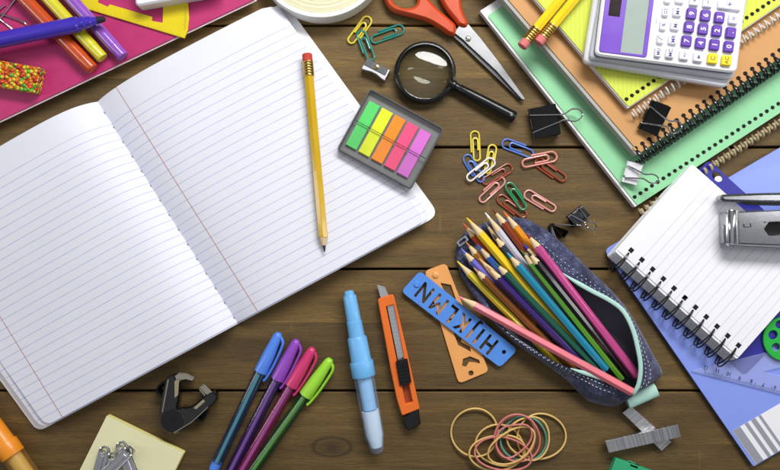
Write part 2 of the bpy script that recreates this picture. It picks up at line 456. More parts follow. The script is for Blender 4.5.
# ================================================================== index flags in their case
FA = ang_px((334, 149), (408, 189.4)); zc = 21
def flag_frame(z=0): return place(390.5, 139.2, zc+z, FA)
K = 1-zc/H
cw, ch = 84.5*K, 69.5*K
case = thing('flag_case', 'smoky grey clear plastic case holding five neon index flags', 'case', at(390.5, 139.2, 18))
mb = MB(); box(mb, -cw/2, cw/2, -ch/2, ch/2, -5, -3.6, .5, 3.5); mb.xf(flag_frame()); link('tray', mb, plastic((128, 128, 128), .3, name='smoke_tray'), case)
mb = MB(); o_ = roundpoly([(-cw/2, -ch/2), (cw/2, -ch/2), (cw/2, ch/2), (-cw/2, ch/2)], 3.5)
plate(mb, o_, -3.6, 2.2, [inset(o_, 1.6)], .5); mb.xf(flag_frame()); link('rim', mb, clear((100, 102, 104), .62, .10, 'smoke_edge'), case)
mb = MB(); o2 = inset(o_, 1.8); plate(mb, [(-cw/2+1.8, -ch/2+1.8), (cw/2-1.8, -ch/2+1.8), (cw/2-1.8, -1.0), (-cw/2+1.8, -1.0)], .9, 1.7, bev=.2); mb.xf(flag_frame())
link('sliding_cover', mb, clear((120, 120, 124), .05, .06, 'smoke_sheet'), case)
mb = MB(); box(mb, -cw/2+2, cw/2-2, -.7, 0, .9, 2.0, .2); mb.xf(flag_frame()); link('cover_edge', mb, clear((60, 60, 62), .6, .15, 'smoke_lip'), case)
for k, (nm, rgb) in enumerate((('green', (92, 214, 108)), ('yellow', (226, 238, 44)), ('orange', (246, 144, 40)), ('pink', (244, 84, 130)), ('purple', (214, 112, 206)))):
    mb = MB(); xc = -30.2 + k*14.2
    for j in range(3): box(mb, xc-6.0+.15*j, xc+6.0-.1*j, -25.5+.3*j, 23.5-.4*j, -3.5+j*.95, -3.5+j*.95+.9, 0)
    mb.xf(flag_frame()); o = link('index_flag_pad', mb, card(rgb, .6, 'neon_paper', .5, .04), org=at(390.5, 139.2, 18))
    tag(o, f'{nm} neon index flag strip inside the smoky plastic case', 'sticky flags', 'neon index flags in the case')

# ================================================================== pencil sharpener
sh = thing('pencil_sharpener', 'small white metal wedge pencil sharpener with a screwed steel blade', 'sharpener', at(375.5, 71, 0))
A_ = ang_px((368.7, 60.3), (391.3, 71.8)); M = place(376, 71.3, 0, A_)
mb = MB(); pts = [(-13, -6), (-9, -5.6), (-3, -4.2), (3, -4.2), (9, -5.6), (13, -6), (13, 6), (9, 5.6), (3, 4.2), (-3, 4.2), (-9, 5.6), (-13, 6)]
plate(mb, pts, 0, 9.5, bev=.5); mb.xf(M); link('body', mb, metal((226, 226, 232), .38, 'cast_alloy'), sh)
mb = MB(); box(mb, -12.5, 11, -1.2, 5.8, 9.6, 10.5, .2); mb.xf(M); link('blade', mb, metal((150, 150, 150), .25, 'blade_steel'), sh)
mb = MB(); rod(mb, M @ Vector((0, 2.2, 10.4)), M @ Vector((0, 2.2, 14)), [(0, 2.4), (.9, 2.3), (1.3, 1.6)], 18); link('screw', mb, metal((190, 170, 120), .3, 'brass_screw'), sh)
mb = MB(); rod(mb, M @ Vector((13.05, 0, 5)), M @ Vector((14, 0, 5)), [(0, 3.6), (.05, 3.6)], 18); link('pencil_hole', mb, plastic((18, 18, 18), .8, name='hole_black'), sh)

# ================================================================== magnifying glass
BLK = plastic((14, 14, 16), .26, .1, .00008, 'black_plastic', .5, 0, 500)
mg = thing('magnifying_glass', 'round magnifying glass with black plastic rim and handle', 'magnifying glass', at(425, 73, 0))
cz = at(425, 72.8, 6); ro = 30.6
mb = MB(); prof = [(0, 25.8), (.4, 28.2), (2, ro-.2), (6, ro), (9.5, ro-.3), (10.6, 28.6), (10.8, 27.2), (9.8, 26.2), (7.6, 25.8), (3, 25.6)]
n = 72; vs = []; fs = []
for i in range(n):
    a = 2*PI*i/n
    for t, r in prof: vs.append(Vector((cz.x+r*math.cos(a), cz.y+r*math.sin(a), t+.3)))
m_ = len(prof)
for i in range(n):
    for k in range(m_):
        fs.append((i*m_+k, ((i+1) % n)*m_+k, ((i+1) % n)*m_+(k+1) % m_, i*m_+(k+1) % m_))
mb.add(vs, [tuple(reversed(f)) for f in fs]); link('rim', mb, BLK, mg)
g = G('lens_glass'); g.set(color=(.90, .93, .84, 1), rough=.05, trans=1.0, ior=1.5)
mb = MB(); vs = []; fs = []; n = 56; rings = 14
for sgn in (1, -1):
    base = len(vs)
    for j in range(rings+1):
        r = 25.7*j/rings; z = 6.4 + sgn*(.7 + 4.6*(1-(r/25.7)**2))
        for i in range(n): a = 2*PI*i/n; vs.append(Vector((cz.x+r*math.cos(a), cz.y+r*math.sin(a), z)))
    for j in range(rings):
        for i in range(n):
            q = (base+j*n+i, base+(j+1)*n+i, base+(j+1)*n+(i+1) % n, base+j*n+(i+1) % n); fs.append(q if sgn > 0 else tuple(reversed(q)))
h_ = (rings+1)*n
for i in range(n): fs.append((rings*n+i, h_+rings*n+i, h_+rings*n+(i+1) % n, rings*n+(i+1) % n))
mb.add(vs, fs); link('lens', mb, g.mat, mg)
ha, hb = at(452, 84.5, 7), at(515, 118, 7); d = (hb-ha).normalized(); L = (hb-ha).length
mb = MB(); rod(mb, ha, hb, [(-1, 5), (3, 5), (4, 3.9), (8, 3.9), (9, 4.6), (L*.5, 5.3), (L-6, 6.0), (L-1.5, 6.1), (L-.3, 5.2), (L, 3.6)], 28); link('handle', mb, BLK, mg)
hp = ha + d*(L-5); mb = MB(); rod(mb, hp+Vector((0, 0, 5.6)), hp+Vector((0, 0, 8)), [(0, 1.5), (.7, 1.4)], 14); link('rivet', mb, metal(), mg)
mb = MB(); tube(mb, [ha+d*-3.5, ha+d*.5], [6.6, 5.2], 16); link('rim_socket', mb, BLK, mg)

# ================================================================== scissors
ORG_P = plastic((206, 78, 36), .3, .04, .00002, 'orange_plastic', .5, .2); STL = metal((168, 168, 170), .36, 'brushed_steel')
sci = thing('scissors', 'steel scissors with orange plastic handles, closed', 'scissors', at(468, 38.6, 0))
mb = MB(); plate(mb, P2([(452, 36), (461, 44), (519, 99.5), (523, 101), (522, 97), (486, 55), (470, 42), (456, 28)], 3), 2.0, 4.0, bev=.3); link('blade', mb, metal((120, 120, 122), .3, 'dark_steel'), sci)
mb = MB(); plate(mb, P2([(454, 33), (461, 22.5), (469, 24.5), (480, 37), (500, 63), (525, 98), (524.5, 100.5), (521.5, 99.5), (496, 71), (468, 45), (463, 40)], 6), 4.4, 6.6, bev=.5); link('blade', mb, STL, sci)
mb = MB(); a_ = at(468.2, 38.6, 7); rod(mb, a_-Vector((0, 0, 1)), a_+Vector((0, 0, 3)), [(0, 2.9), (1.0, 2.9), (1.6, 2.2), (1.8, 1.4)], 20); link('screw', mb, metal((214, 210, 196), .2, 'screw_metal'), sci)
def handle(outer, hole, z0, z1):
    mb = MB(); o_ = [tuple(p.xy) for p in smoothloop([at(x, y, z1) for x, y in outer], 4)]
    h_ = [[tuple(p.xy) for p in smoothloop([at(x, y, z1) for x, y in hole], 4)]] if hole else []
    plate(mb, o_, z0, z1, h_, bev=3.0); link('handle', mb, ORG_P, sci, sharp=80)
handle([(455, 34), (449, 34), (441, 28.5), (427, 20.5), (408, 15), (393, 10.5), (385, 1), (383, -14), (390, -28), (404, -32), (417, -24), (424, -8), (436, 6), (450, 18.5), (456, 25)],
       [(392, -2), (396, 4.5), (407, 7.5), (416, 4), (417, -6), (411, -18), (402, -22), (393, -15)], 1.0, 11)
handle([(455, 20), (445, 7), (437, -10), (436, -26), (442, -42), (456, -46), (467, -36), (468, -18), (462, -3), (463, 10), (468, 22), (465.5, 26.5), (459, 25)],
       [(446, -14), (446, -28), (451, -35), (458, -32), (460, -20), (456, -6), (451, -4)], 1.0, 10)

# ================================================================== tape roll
tp = thing('tape_roll', 'roll of cream masking tape lying flat at the top edge', 'tape', at(320, -50, 0))
zt = 22; ct = at(320.5, -49.5, zt); Rk = 67.0*(1-zt/H)
def annulus(z0, z1, r0, r1, cx, cy, bev, n=96):
    return plate(MB(), circ(cx, cy, r1, n), z0, z1, [circ(cx, cy, r0, n)], bev)
link('wound_tape', annulus(.5, zt-.6, 44, Rk-.6, ct.x, ct.y, .5), card((232, 226, 196), .6, 'tape_side'), tp)
mb = annulus(.3, zt, Rk-4.2, Rk, ct.x, ct.y, .5); link('outer_wrap', mb, plastic((238, 238, 232), .4, .03, .00003, 'tape_white'), tp)
link('core', annulus(.4, zt-.3, 40, 43.8, ct.x, ct.y, .5), card((170, 140, 100), .8, 'core_card'), tp)
mb = MB()
for i in range(7):
    r = 47 + i*2.2 + random.uniform(-.6, .6)
    tube(mb, [Vector((ct.x+r*math.cos(a), ct.y+r*math.sin(a), zt-.7)) for a in [2*PI*k/80 for k in range(80)]], .35, 5, True)
link('winding', mb, card((214, 204, 160), .6, 'tape_layer'), tp)

# ================================================================== paper clips
def clip_path(L=31.0, W=8.6):
    h = L/2; a = W/2; p = [(-h*.42, a, 0), (h-a, a, 0)]
    p += [(h-a + a*math.sin(t), a*math.cos(t), 0) for t in [PI*k/10 for k in range(1, 10)]]
    p += [(h-a, -a, 0), (-h+a*.85, -a, 0)]
    b = (a + a*.55)/2
    p += [(-h+b - b*math.sin(t), -a+b - b*math.cos(t), .35) for t in [PI*k/10 for k in range(1, 10)]]
    p += [(-h+b, -a+2*b, .5), (h*.36, -a+2*b, .5)]
    c = (2*b - a*.38)/2; yc = -a+2*b-c
    p += [(h*.36 + c*math.sin(t), yc + c*math.cos(t), .5) for t in [PI*k/8 for k in range(1, 8)]]
    p += [(h*.36, yc-c, .5), (-h*.30, yc-c, .45)]
    return p
def paperclip(label, p0, p1, rgb, z=1.1, tilt=0.0, flip=1, group='coated paper clips scattered on the planks', Wd=None):
    random.seed(label)
    a = at(*p0, z); b = at(*p1, z); L = (b-a).length; mid = (a+b)/2
    M = Matrix.Translation(mid) @ Matrix.Rotation(math.atan2(b.y-a.y, b.x-a.x), 4, 'Z') @ Matrix.Rotation(tilt, 4, 'Y')
    bend, splay = random.uniform(-.0025, .0025), random.uniform(-.02, .05)
    mb = MB(); tube(mb, [M @ Vector((x, y*flip*(1+splay*(x/L)) + bend*x*x, zz + (abs(x)*splay*.5 if zz > .3 else 0))) for x, y, zz in clip_path(L, Wd or L*(.285+random.uniform(-.015, .012)))], .95, 8)
    o = link('paper_clip', mb, plastic(rgb, .28, .04, .00001, 'coated_wire', .5, .3), org=mid)
    tag(o, label, 'paper clip', group)
Yc, Tc, Bc, Rc, Pc, Gc = (222, 204, 62), (36, 132, 118), (80, 118, 200), (150, 62, 36), (218, 150, 144), (40, 140, 90)
paperclip('yellow paper clip linked through a teal clip above the sharpener', (350.5, 43.5), (369.5, 17.5), Yc, 1.2, 0, -1)
paperclip('teal paper clip hooked into a yellow clip, touching the sharpener', (371, 60.5), (360, 31), Tc, 3.0, .05)
paperclip('lone teal paper clip lying level beside the scissor handle', (371, 39.5), (403.5, 28), Tc, 1.1, 0, 1)
paperclip('upright yellow paper clip at the head of the clip cluster', (476, 160.8), (474.5, 131.3), Yc, 1.1)
paperclip('tilted yellow paper clip under the end of the white clip', (488, 173.5), (493, 145), Yc, 1.1, 0, -1)
paperclip('blue paper clip lying beneath the white clip', (481.5, 182), (465.5, 155.5), Bc, 1.1)
paperclip('white paper clip lying across a blue and a yellow clip', (468, 180), (493.5, 159.5), (232, 226, 220), 3.2, 0, -1)
paperclip('brick red paper clip directly above the pale pink clip at left', (483.5, 184), (511.5, 166.5), Rc, 1.1, 0, -1)
paperclip('pale pink paper clip slanting just below a brick red clip', (479.5, 200.5), (503.5, 178.5), Pc, 1.1)
paperclip('green paper clip overlapping a brick red clip above the pencils', (525.5, 208.5), (507.5, 183.5), Gc, 3.0, 0, -1)
paperclip('brick red paper clip under the green one, nearest the colored pencil tips', (525, 217), (498, 197), Rc, 1.1)
paperclip('pale pink paper clip lying alone to the right of the green clip', (554.5, 210.5), (525, 192.5), Pc, 1.1)
paperclip('blue paper clip lying alone on the plank seam', (533.5, 153.5), (502.5, 142), Bc, 1.1, 0, -1)
paperclip('salmon paper clip lying flat over a brick red clip', (522, 162.5), (556.5, 155.5), (222, 142, 128), 3.0)
paperclip('brick red paper clip sticking out below the salmon clip', (564.5, 180.5), (536, 160), Rc, 1.1)

# ================================================================== stack of spiral notebooks
def pxd(a, d, t): return (a[0]+d[0]*t, a[1]+d[1]*t)
def unit(d): l = math.hypot(*d); return (d[0]/l, d[1]/l)
def ring_wire(mb, hole, along, out, reach, zc, rz, wr, a0, a1, spread=0.0, twin=False, n=18, lean=0.0):
    """loop of binding wire through hole (mm); out = direction away from the paper"""
    for sg in ((-1, 1) if twin else (0,)):
        pts = []
        for i in range(n+1):
            a = a0 + (a1-a0)*i/n
            x = reach*(.5 - .5*math.cos(a)); z = zc + rz*math.sin(a)
            k = .5-.5*math.cos(a)
            pts.append(Vector((hole.x, hole.y, 0)) + out*x + along*(sg*spread*k + lean*(i/n-.5)) + Vector((0, 0, z)))
        tube(mb, pts, wr, 7)
def spiral_notebook(label, A, dirL, lenL, dirB, lenB, z0, z1, rgb, side, n0, step, nh, hole_in, hole_r, ring, cover_in=(0, 0), group=None, name='spiral_notebook', curl=.0, lines=None):
    """A: corner px where the free left edge meets the bound lower edge; dirL up the left edge, dirB along the binding"""
    dl, db = unit(dirL), unit(dirB)
    t = thing(name, label, 'notebook', at(*A, z0), group)
    quad = [A, pxd(A, db, lenB), pxd(pxd(A, db, lenB), dl, lenL), pxd(A, dl, lenL)]
    zc = z1 - 1.0
    mb = MB(); plate(mb, P2(quad, zc), z0+1.0, zc, bev=.2); o = link('pages', mb, side, t)
    along = (at(*pxd(A, db, 10), z1)-at(*A, z1)).normalized(); up = (at(*pxd(A, dl, 10), z1)-at(*A, z1)).normalized()
    out = Vector((along.y, -along.x, 0)); out = out if out.dot(up) < 0 else -out
    ci, cb = cover_in
    q2 = [pxd(pxd(A, db, ci), dl, cb), pxd(pxd(A, db, lenB), dl, cb), pxd(pxd(A, db, lenB), dl, lenL-8), pxd(pxd(A, db, ci), dl, lenL-8)]
    holes = []
    for k in range(nh):
        h = pxd(pxd(A, db, n0+step*k), dl, hole_in); p = at(*h, z1); holes.append(p)
    hs = [[tuple((Vector((p.x, p.y)) + Vector((along.x, along.y))*hole_r*math.cos(a) + Vector((up.x, up.y))*hole_r*math.sin(a))) for a in [2*PI*i/12 for i in range(12)]] for p in holes]
    mb = MB(); plate(mb, P2(roundpoly(q2, 2.5), z1), zc+.05, z1, hs, bev=.15); link('cover', mb, rgb, t)
    mb = MB(); plate(mb, P2(roundpoly(quad, 2), z0+1), z0+.1, z0+.95, bev=.15); link('back_cover', mb, side if ring.get('grey') is None else ring['grey'], t)
    mb = MB()
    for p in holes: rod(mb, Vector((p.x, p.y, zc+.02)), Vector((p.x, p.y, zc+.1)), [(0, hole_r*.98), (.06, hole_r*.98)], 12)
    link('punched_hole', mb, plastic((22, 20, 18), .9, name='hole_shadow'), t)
    mb = MB()
    for p in holes: ring_wire(mb, p, along, out, ring['reach'], (z0+z1)/2+ring.get('dz', 0), (z1-z0)/2+ring['rz'], ring['wr'], ring['a0'], ring['a1'], ring.get('spread', 0), ring.get('twin', False), lean=ring.get('lean', 0))
    link('wire_binding', mb, ring['mat'], t)
    return t
GREY = card((176, 172, 166), .7, 'page_side'); WSIDE = card((226, 226, 226), .65, 'page_side_white')
PALE = plastic((206, 190, 150), .3, .08, .00001, 'coil_beige'); BWIRE = plastic((20, 20, 22), .25, .1, .00001, 'black_wire', .5, .3)
spiral_notebook('large mint green spiral notebook at the bottom of the stack', (635, 207), (-151, -191), 250, (145, -94), 300, .2, 11, card((146, 210, 160), .55, 'mint_card'), WSIDE,
    6, 6.85, 40, 8.5, 2.05, dict(reach=19.5, rz=1.5, wr=1.4, a0=R(112), a1=R(330), mat=PALE, dz=-.3, lean=3.0), (3, 0), 'spiral notebooks in the stack')
spiral_notebook('kraft brown spiral notebook with black double wire, middle of the stack', (636.5, 155.5), (-138, -161), 250, (144, -98), 300, 11.2, 27, card((200, 150, 96), .6, 'kraft_card'), GREY,
    4, 8.3, 28, 6.5, 2.2, dict(reach=17, rz=2.0, wr=1.15, a0=R(10), a1=R(340), mat=BWIRE, spread=1.7, twin=True, grey=card((96, 110, 104), .7, 'grey_board')), (4, 0), 'spiral notebooks in the stack')
spiral_notebook('lime yellow ruled spiral notepad lying under the calculator', (628, 108.5), (-93, -108.5), 220, (121, -82), 260, 27.2, 36, ruled('lime_ruled_page', 0, 4.1, 700, None, (186, 200, 70), paper=(208, 218, 84), w=.5, axis=0, mottle=.04), WSIDE,
    5, 6.6, 34, 8.5, 2.0, dict(reach=19, rz=1.6, wr=1.0, a0=R(100), a1=R(345), mat=plastic((226, 222, 216), .3, name='white_wire'), lean=2.5), (1.5, 1), 'spiral notebooks in the stack')

# ================================================================== calculator
ZC = 58.0
cA = ang_px((595, 55), (737, 73)); CM = Matrix.Translation(at(595, 55, 0)*1) ; CM = Matrix.Translation(at(595, 55, ZC)) @ Matrix.Rotation(cA, 4, 'Z'); CI = CM.inverted()
def cl(px, py): q = CI @ at(px, py, ZC); return q.x, q.y
calc = thing('calculator', 'white and purple pocket calculator lying on the lime notepad', 'calculator', at(660, 20, 36))
WPL = plastic((236, 236, 240), .32, .03, .00002, 'white_plastic', .5, .1); PUR = plastic((112, 66, 186), .3, .05, .00002, 'purple_plastic', .5, .1)
LW, LH = cl(737, 73)[0], 112
mb = MB(); q = [(583, 63), (728, 88), (748, -30), (603, -60)]
plate(mb, roundpoly(P2(q, 44), 7), 36.3, 45, bev=1.5); link('slide_cover', mb, plastic((226, 228, 234), .25, .04, .00001, 'cover_plastic', .5, .2), calc)
mb = MB(); q = [(589, 59), (733, 80), (752, -32), (609, -56)]
plate(mb, roundpoly(P2(q, 50), 6), 45.05, 51, bev=1.2); link('lower_shell', mb, plastic((206, 208, 216), .35, .04, .00002, 'shell_plastic'), calc)
mb = MB(); plate(mb, roundpoly([(0, 0), (LW, 0), (LW, LH), (0, LH)], 6), -6.5, -5.6, bev=.3); mb.xf(CM); link('seam', mb, plastic((92, 84, 140), .4, name='seam_purple'), calc)
mb = MB(); plate(mb, roundpoly([(0, 0), (LW, 0), (LW, LH), (0, LH)], 6), -5.5, 0, bev=1.6); mb.xf(CM); link('face', mb, WPL, calc)
a = cl(598.5, 51.8); b = cl(646.5, 57.5)
lc = [cl(620.2, 52.2), cl(642.3, 55.2)]
mb = MB(); plate(mb, roundpoly([(a[0], a[1]), (b[0], a[1]), (b[0], LH-4), (a[0], LH-4)], 3), .05, .8, [roundpoly([(lc[0][0], lc[0][1]), (lc[1][0], lc[0][1]), (lc[1][0], LH-16), (lc[0][0], LH-16)], 1)], bev=.25); mb.xf(CM); link('display_bezel', mb, PUR, calc)
mb = MB(); box(mb, lc[0][0]-.4, lc[1][0]+.4, lc[0][1]-.4, LH-15, .02, .25, 0); mb.xf(CM); link('display', mb, plastic((158, 172, 164), .12, .03, 0, 'lcd', .5, .6), calc)
s0 = cl(608, 15.5)
mb = MB(); box(mb, s0[0], s0[0]+10.6, s0[1]-.2, s0[1]+34, .85, 1.15, .1); mb.xf(CM); link('solar_cell', mb, plastic((34, 22, 22), .15, .2, 0, 'solar_glass', .5, .5), calc)
KW = plastic((232, 232, 238), .4, .02, .00002, 'key_white'); KP = plastic((98, 58, 168), .35, .04, .00002, 'key_purple'); KY = plastic((244, 216, 34), .35, .03, .00002, 'key_yellow')
INKP = plastic((84, 60, 140), .5, name='legend_purple'); INKW = plastic((244, 240, 250), .5, name='legend_white')
keys = []
for s, x, y in (('9', 692, 13.4), ('6', 706, 15.3), ('3', 720, 17.2), ('8', 689.6, 26.8), ('5', 703.6, 28.7), ('2', 717.4, 30.6), ('.', 731.4, 32.5), ('7', 687, 40.8), ('4', 701, 43), ('1', 715, 44.6), ('0', 729.3, 46.5)): keys.append((s, x, y, 10.2, 11.2, KP, INKW, 7.2))
for s, x, y in (('+/-', 684.8, 54.6), ('\u25b2', 698.8, 56.5), ('=', 734, 18.6), ('\u00d7', 695, .3), ('\u2212', 708.4, 2)): keys.append((s, x, y, 9.6, 10.6, KW, INKP, 4.6 if s == '+/-' else 7))
for s, x, y in (('C', 713.2, 58.4), ('AC', 727, 60.3)): keys.append((s, x, y, 10.2, 10.6, KY, plastic((120, 96, 60), .5, name='legend_brown'), 6.2 if s == 'C' else 5.2))
for s, x, y in (('MU', 658.6, 51.7), ('\u221a', 661, 38.3), ('%', 663.8, 24.9), ('GT', 666.2, 11), ('', 668.5, -2)): keys.append((s, x, y, 6.8, 10.6, KW, INKP, 4.6))
for s, x, y in (('MC', 670.7, 52.7), ('MR', 673.4, 38.9), ('M-', 675.8, 24.9), ('M+', 678, 11), ('', 680.5, -2)): keys.append((s, x, y, 8.8, 10.6, KW, INKP, 5.4))
keys.append(('+', 730.2, 4.4, 23.5, 10.4, KW, INKP, 9))
for s, x, y, kw, kh, km, ik, fs in keys:
    zk = 3.4; q = CI @ at(x, y, ZC+zk); kw *= .915; kh *= .915
    mb = MB(); plate(mb, roundpoly([(q.x-kw/2, q.y-kh/2), (q.x+kw/2, q.y-kh/2), (q.x+kw/2, q.y+kh/2), (q.x-kw/2, q.y+kh/2)], 1.8, 4), .03, zk, bev=.9); mb.xf(CM)
    k_ = link('key', mb, km, calc)
    if s:
        mb = MB()
        if s == '\u25b2': plate(mb, [(q.x-1.6, q.y-1.8), (q.x+1.7, q.y-1.8), (q.x+0, q.y+1.9)], zk+.01, zk+.1, bev=0)
        elif s == '\u221a': tube(mb, [Vector((q.x+xx, q.y+yy, zk+.05)) for xx, yy in ((-.2, -2), (1.5, -.9), (-2, .1), (-2, 2.2))], .3, 5)
        else: text(mb, s, fs*.92, Matrix.Translation((q.x, q.y, zk+.06)) @ Matrix.Rotation(PI/2, 4, 'Z'), .08, bold=.09)
        mb.xf(CM); link('legend', mb, ik, k_)
for i in range(1):
    mb = MB(); text(mb, 'ON/C', 2.4, Matrix.Translation((cl(656.5, 21)[0], cl(656.5, 21)[1], .06)) @ Matrix.Rotation(PI/2, 4, 'Z'), .08); mb.xf(CM); link('printed_mark', mb, INKP, calc)

# ================================================================== binder clips
CHROME = metal((222, 222, 224), .14, 'chrome', .6)
BENAM = plastic((9, 9, 10), .22, .1, .00003, 'black_enamel', .4, .1)
def binder_clip(label, lip, spine, Wd, h, z, mat, hl=16, tilt=0.0, roll=0.0, upright=False, open_=0.0, wire=.8):
    a = at(*lip, z); b = at(*spine, z); D = (b-a).length
    M = Matrix.Translation(a) @ Matrix.Rotation(math.atan2(b.y-a.y, b.x-a.x), 4, 'Z') @ Matrix.Rotation(tilt, 4, 'Y')
    M = M @ (Matrix.Rotation(PI/2, 4, 'X') if upright else Matrix.Rotation(roll, 4, 'X'))
    t = thing('binder_clip', label, 'binder clip', a, 'binder clips')
    th = .55
    prof = [(0, .35), (D-1.2, h/2), (D, h/2-.9), (D, -h/2+.9), (D-1.2, -h/2), (0, -.35)]
    inn = [(0, .12), (D-1.5, h/2-.8), (D-th-.1, h/2-1.4), (D-th-.1, -h/2+1.4), (D-1.5, -h/2+.8), (0, -.12)]
    mb = MB(); vs = []; n = len(prof)
    for y in (-Wd/2, Wd/2):
        vs += [M @ Vector((x, y, zz)) for x, zz in prof] + [M @ Vector((x, y, zz)) for x, zz in inn]
    fs = []
    for i in range(n-1):
        j = i+1
        fs += [(i, j, 2*n+j, 2*n+i), (n+j, n+i, 3*n+i, 3*n+j), (j, i, n+i, n+j), (2*n+i, 2*n+j, 3*n+j, 3*n+i)]
    mb.add(vs, fs); link('spring_body', mb, mat, t, sharp=30)
    for sg in (1, -1):
        mb = MB()
        tube(mb, [M @ Vector((-.4, y, sg*1.1)) for y in (-Wd/2, -Wd*.30)], 1.15, 10); tube(mb, [M @ Vector((-.4, y, sg*1.1)) for y in (Wd*.30, Wd/2)], 1.15, 10)
        tube(mb, [M @ Vector((-.4, y, sg*1.1)) for y in (-Wd*.18, Wd*.18)], 1.15, 10)
        link('rolled_lip', mb, mat, t)
        sl = math.atan2(h/2, D) + open_; nw = Wd*.07+.8; bw = max(4.2, Wd*.2)
        half = [(-.4, Wd*.33), (-.2, Wd*.30), (2, Wd*.27), (D+1, nw+.6), (D+3, nw), (D+hl*.35, nw+.4), (D+hl*.62, bw), (D+hl*.86, bw*.82), (D+hl, bw*.3)]
        path = [(x, y) for x, y in half] + [(x, -y) for x, y in reversed(half)]
        pts = smoothloop([Vector((x*math.cos(sl), y, sg*(1.5+x*math.sin(sl)))) for x, y in path], 4, False)
        mb = MB(); tube(mb, [M @ p for p in pts], wire, 8); link('wire_handle', mb, CHROME, t)
    return t
binder_clip('large black binder clip on the wood at the mint notebook edge, handles over the notebook', (532, 124), (557, 119.5), 30, 13, 7.5, BENAM, 23, 0, 0)
binder_clip('black binder clip lying on the kraft notebook below the lime notepad', (646, 114.5), (663, 121), 29, 12, 36.5, BENAM, 17, 0, R(20), open_=.12)
binder_clip('white binder clip lying on the mint notebook near its corner', (626, 171.5), (639, 174.5), 20.5, 9, 17, plastic((236, 236, 240), .3, .03, .00002, 'white_enamel', .5, .2), 18, 0, R(14), open_=.1, wire=.75)
binder_clip('small black binder clip with glossy top, lying beside its twin right of the clip cluster', (574.5, 212), (581, 221.5), 21, 8.5, 5.5, metal((150, 152, 158), .16, 'black_chrome', .4), 15, 0, R(-22), open_=.1, wire=.85)
binder_clip('small black binder clip standing on its side with handles spread open by the denim case', (551.5, 225.5), (565, 235), 15, 9, 7.5, BENAM, 16, 0, 0, True, .30, wire=.75)

# ================================================================== folder, divider, white pad
LB = plastic((134, 154, 234), .32, .03, .00006, 'periwinkle_plastic', .5, .1, 300); DB = plastic((46, 44, 150), .35, .05, .00003, 'indigo_plastic')
fol = thing('folder', 'periwinkle blue plastic folder under the white spiral pad', 'folder', at(700, 300, 0))
fq = [(604, 250), (753.5, 467), (1010, 316), (860, 101)]
mb = MB(); plate(mb, P2(roundpoly(fq, [6, 3, 3, 6]), 6), 4.6, 6, bev=.3); link('front_cover', mb, LB, fol)
mb = MB(); plate(mb, P2(roundpoly([(605, 252), (753, 466), (1009, 316), (860, 103)], [5, 3, 3, 5]), 3), .2, 4.5, bev=.5); link('body', mb, plastic((70, 84, 214), .35, .05, name='cobalt_plastic'), fol)
def lerp(a, b, t): return (a[0]+(b[0]-a[0])*t, a[1]+(b[1]-a[1])*t)
L0, L1, L2_, L3 = (732.5, 431), (756, 464.5), (980, 334), (957, 301)
mb = MB(); plate(mb, P2([L0, L1, L2_, L3], 6.5), 6.05, 6.45, bev=.05); lab = link('label_strip', mb, card((236, 236, 240), .45, 'label_white', .3, .02), fol)
mb = MB()
for u0, u1 in ((.002, .034), (.054, .068), (.082, .101), (.115, .126)):
    plate(mb, P2([lerp(L0, L3, u0), lerp(L1, L2_, u0), lerp(L1, L2_, u1), lerp(L0, L3, u1)], 6.6), 6.47, 6.6, bev=0)
link('printed_stripe', mb, card((150, 152, 162), .5, 'stripe_grey', .3, .02), lab)
div = thing('divider', 'indigo blue plastic divider with a punched hole, under the white pad', 'divider', at(690, 250, 6))
dq = [(614, 257), (708.5, 160), (840, 278), (745, 375)]
hp = [tuple(at(717.5+5*math.cos(a)*1.0-2*math.sin(a), 177+5*math.sin(a)*.7+4*math.cos(a), 8).xy) for a in [2*PI*i/20 for i in range(20)]]
mb = MB(); plate(mb, P2(roundpoly(dq, 5), 8), 6.7, 8, [hp], bev=.2); link('sheet', mb, DB, div)
mb = MB(); p_ = at(715.5, 178, 6.6); plate(mb, [(p_.x+x, p_.y+y) for x, y in circ(3, -1, 4, 16, ry=3)], 6.5, 6.66, bev=0); link('hole_sticker', mb, card((232, 232, 236), .5, 'label_white2'), div)
ZP = 22
pA, pB, pC = (617, 249.6), (738.7, 357.4), (700.5, 172)
dAB = unit((pB[0]-pA[0], pB[1]-pA[1])); dAC = unit((pC[0]-pA[0], pC[1]-pA[1]))
pad = thing('spiral_pad', 'white ruled spiral pad with black double wire loops, under the stapler', 'notepad', at(690, 260, 8))
lAB = math.hypot(pB[0]-pA[0], pB[1]-pA[1]); lAC = 150
alongP = (at(*pB, ZP)-at(*pA, ZP)).normalized(); upP = Vector((-alongP.y, alongP.x, 0)); upP = upP if upP.dot(at(*pC, ZP)-at(*pA, ZP)) > 0 else -upP
pO = at(*pA, ZP); lw = (at(*pB, ZP)-pO).length; lh = (at(*pC, ZP)-pO).length
def pq(u, v, z=0): p = pO + alongP*u + upP*v; return (p.x, p.y)
def pad_sheet(u0, v0, u1, v1, z0, z1, mat, name, holes=(), uvs=False, r=2):
    mb = MB(); plate(mb, roundpoly([pq(u0, v0), pq(u1, v0), pq(u1, v1), pq(u0, v1)], r), z0, z1, holes, bev=.1)
    if uvs:
        for i, p in enumerate(mb.v): d = p-pO; mb.uv[i] = (d.dot(upP), d.dot(alongP))
    return link(name, mb, mat, pad)
pad_sheet(-.5, -9, lw+.5, lh, 8.1, 9.0, card((216, 214, 214), .7, 'pad_back'), 'back_cover')
nlay = 7
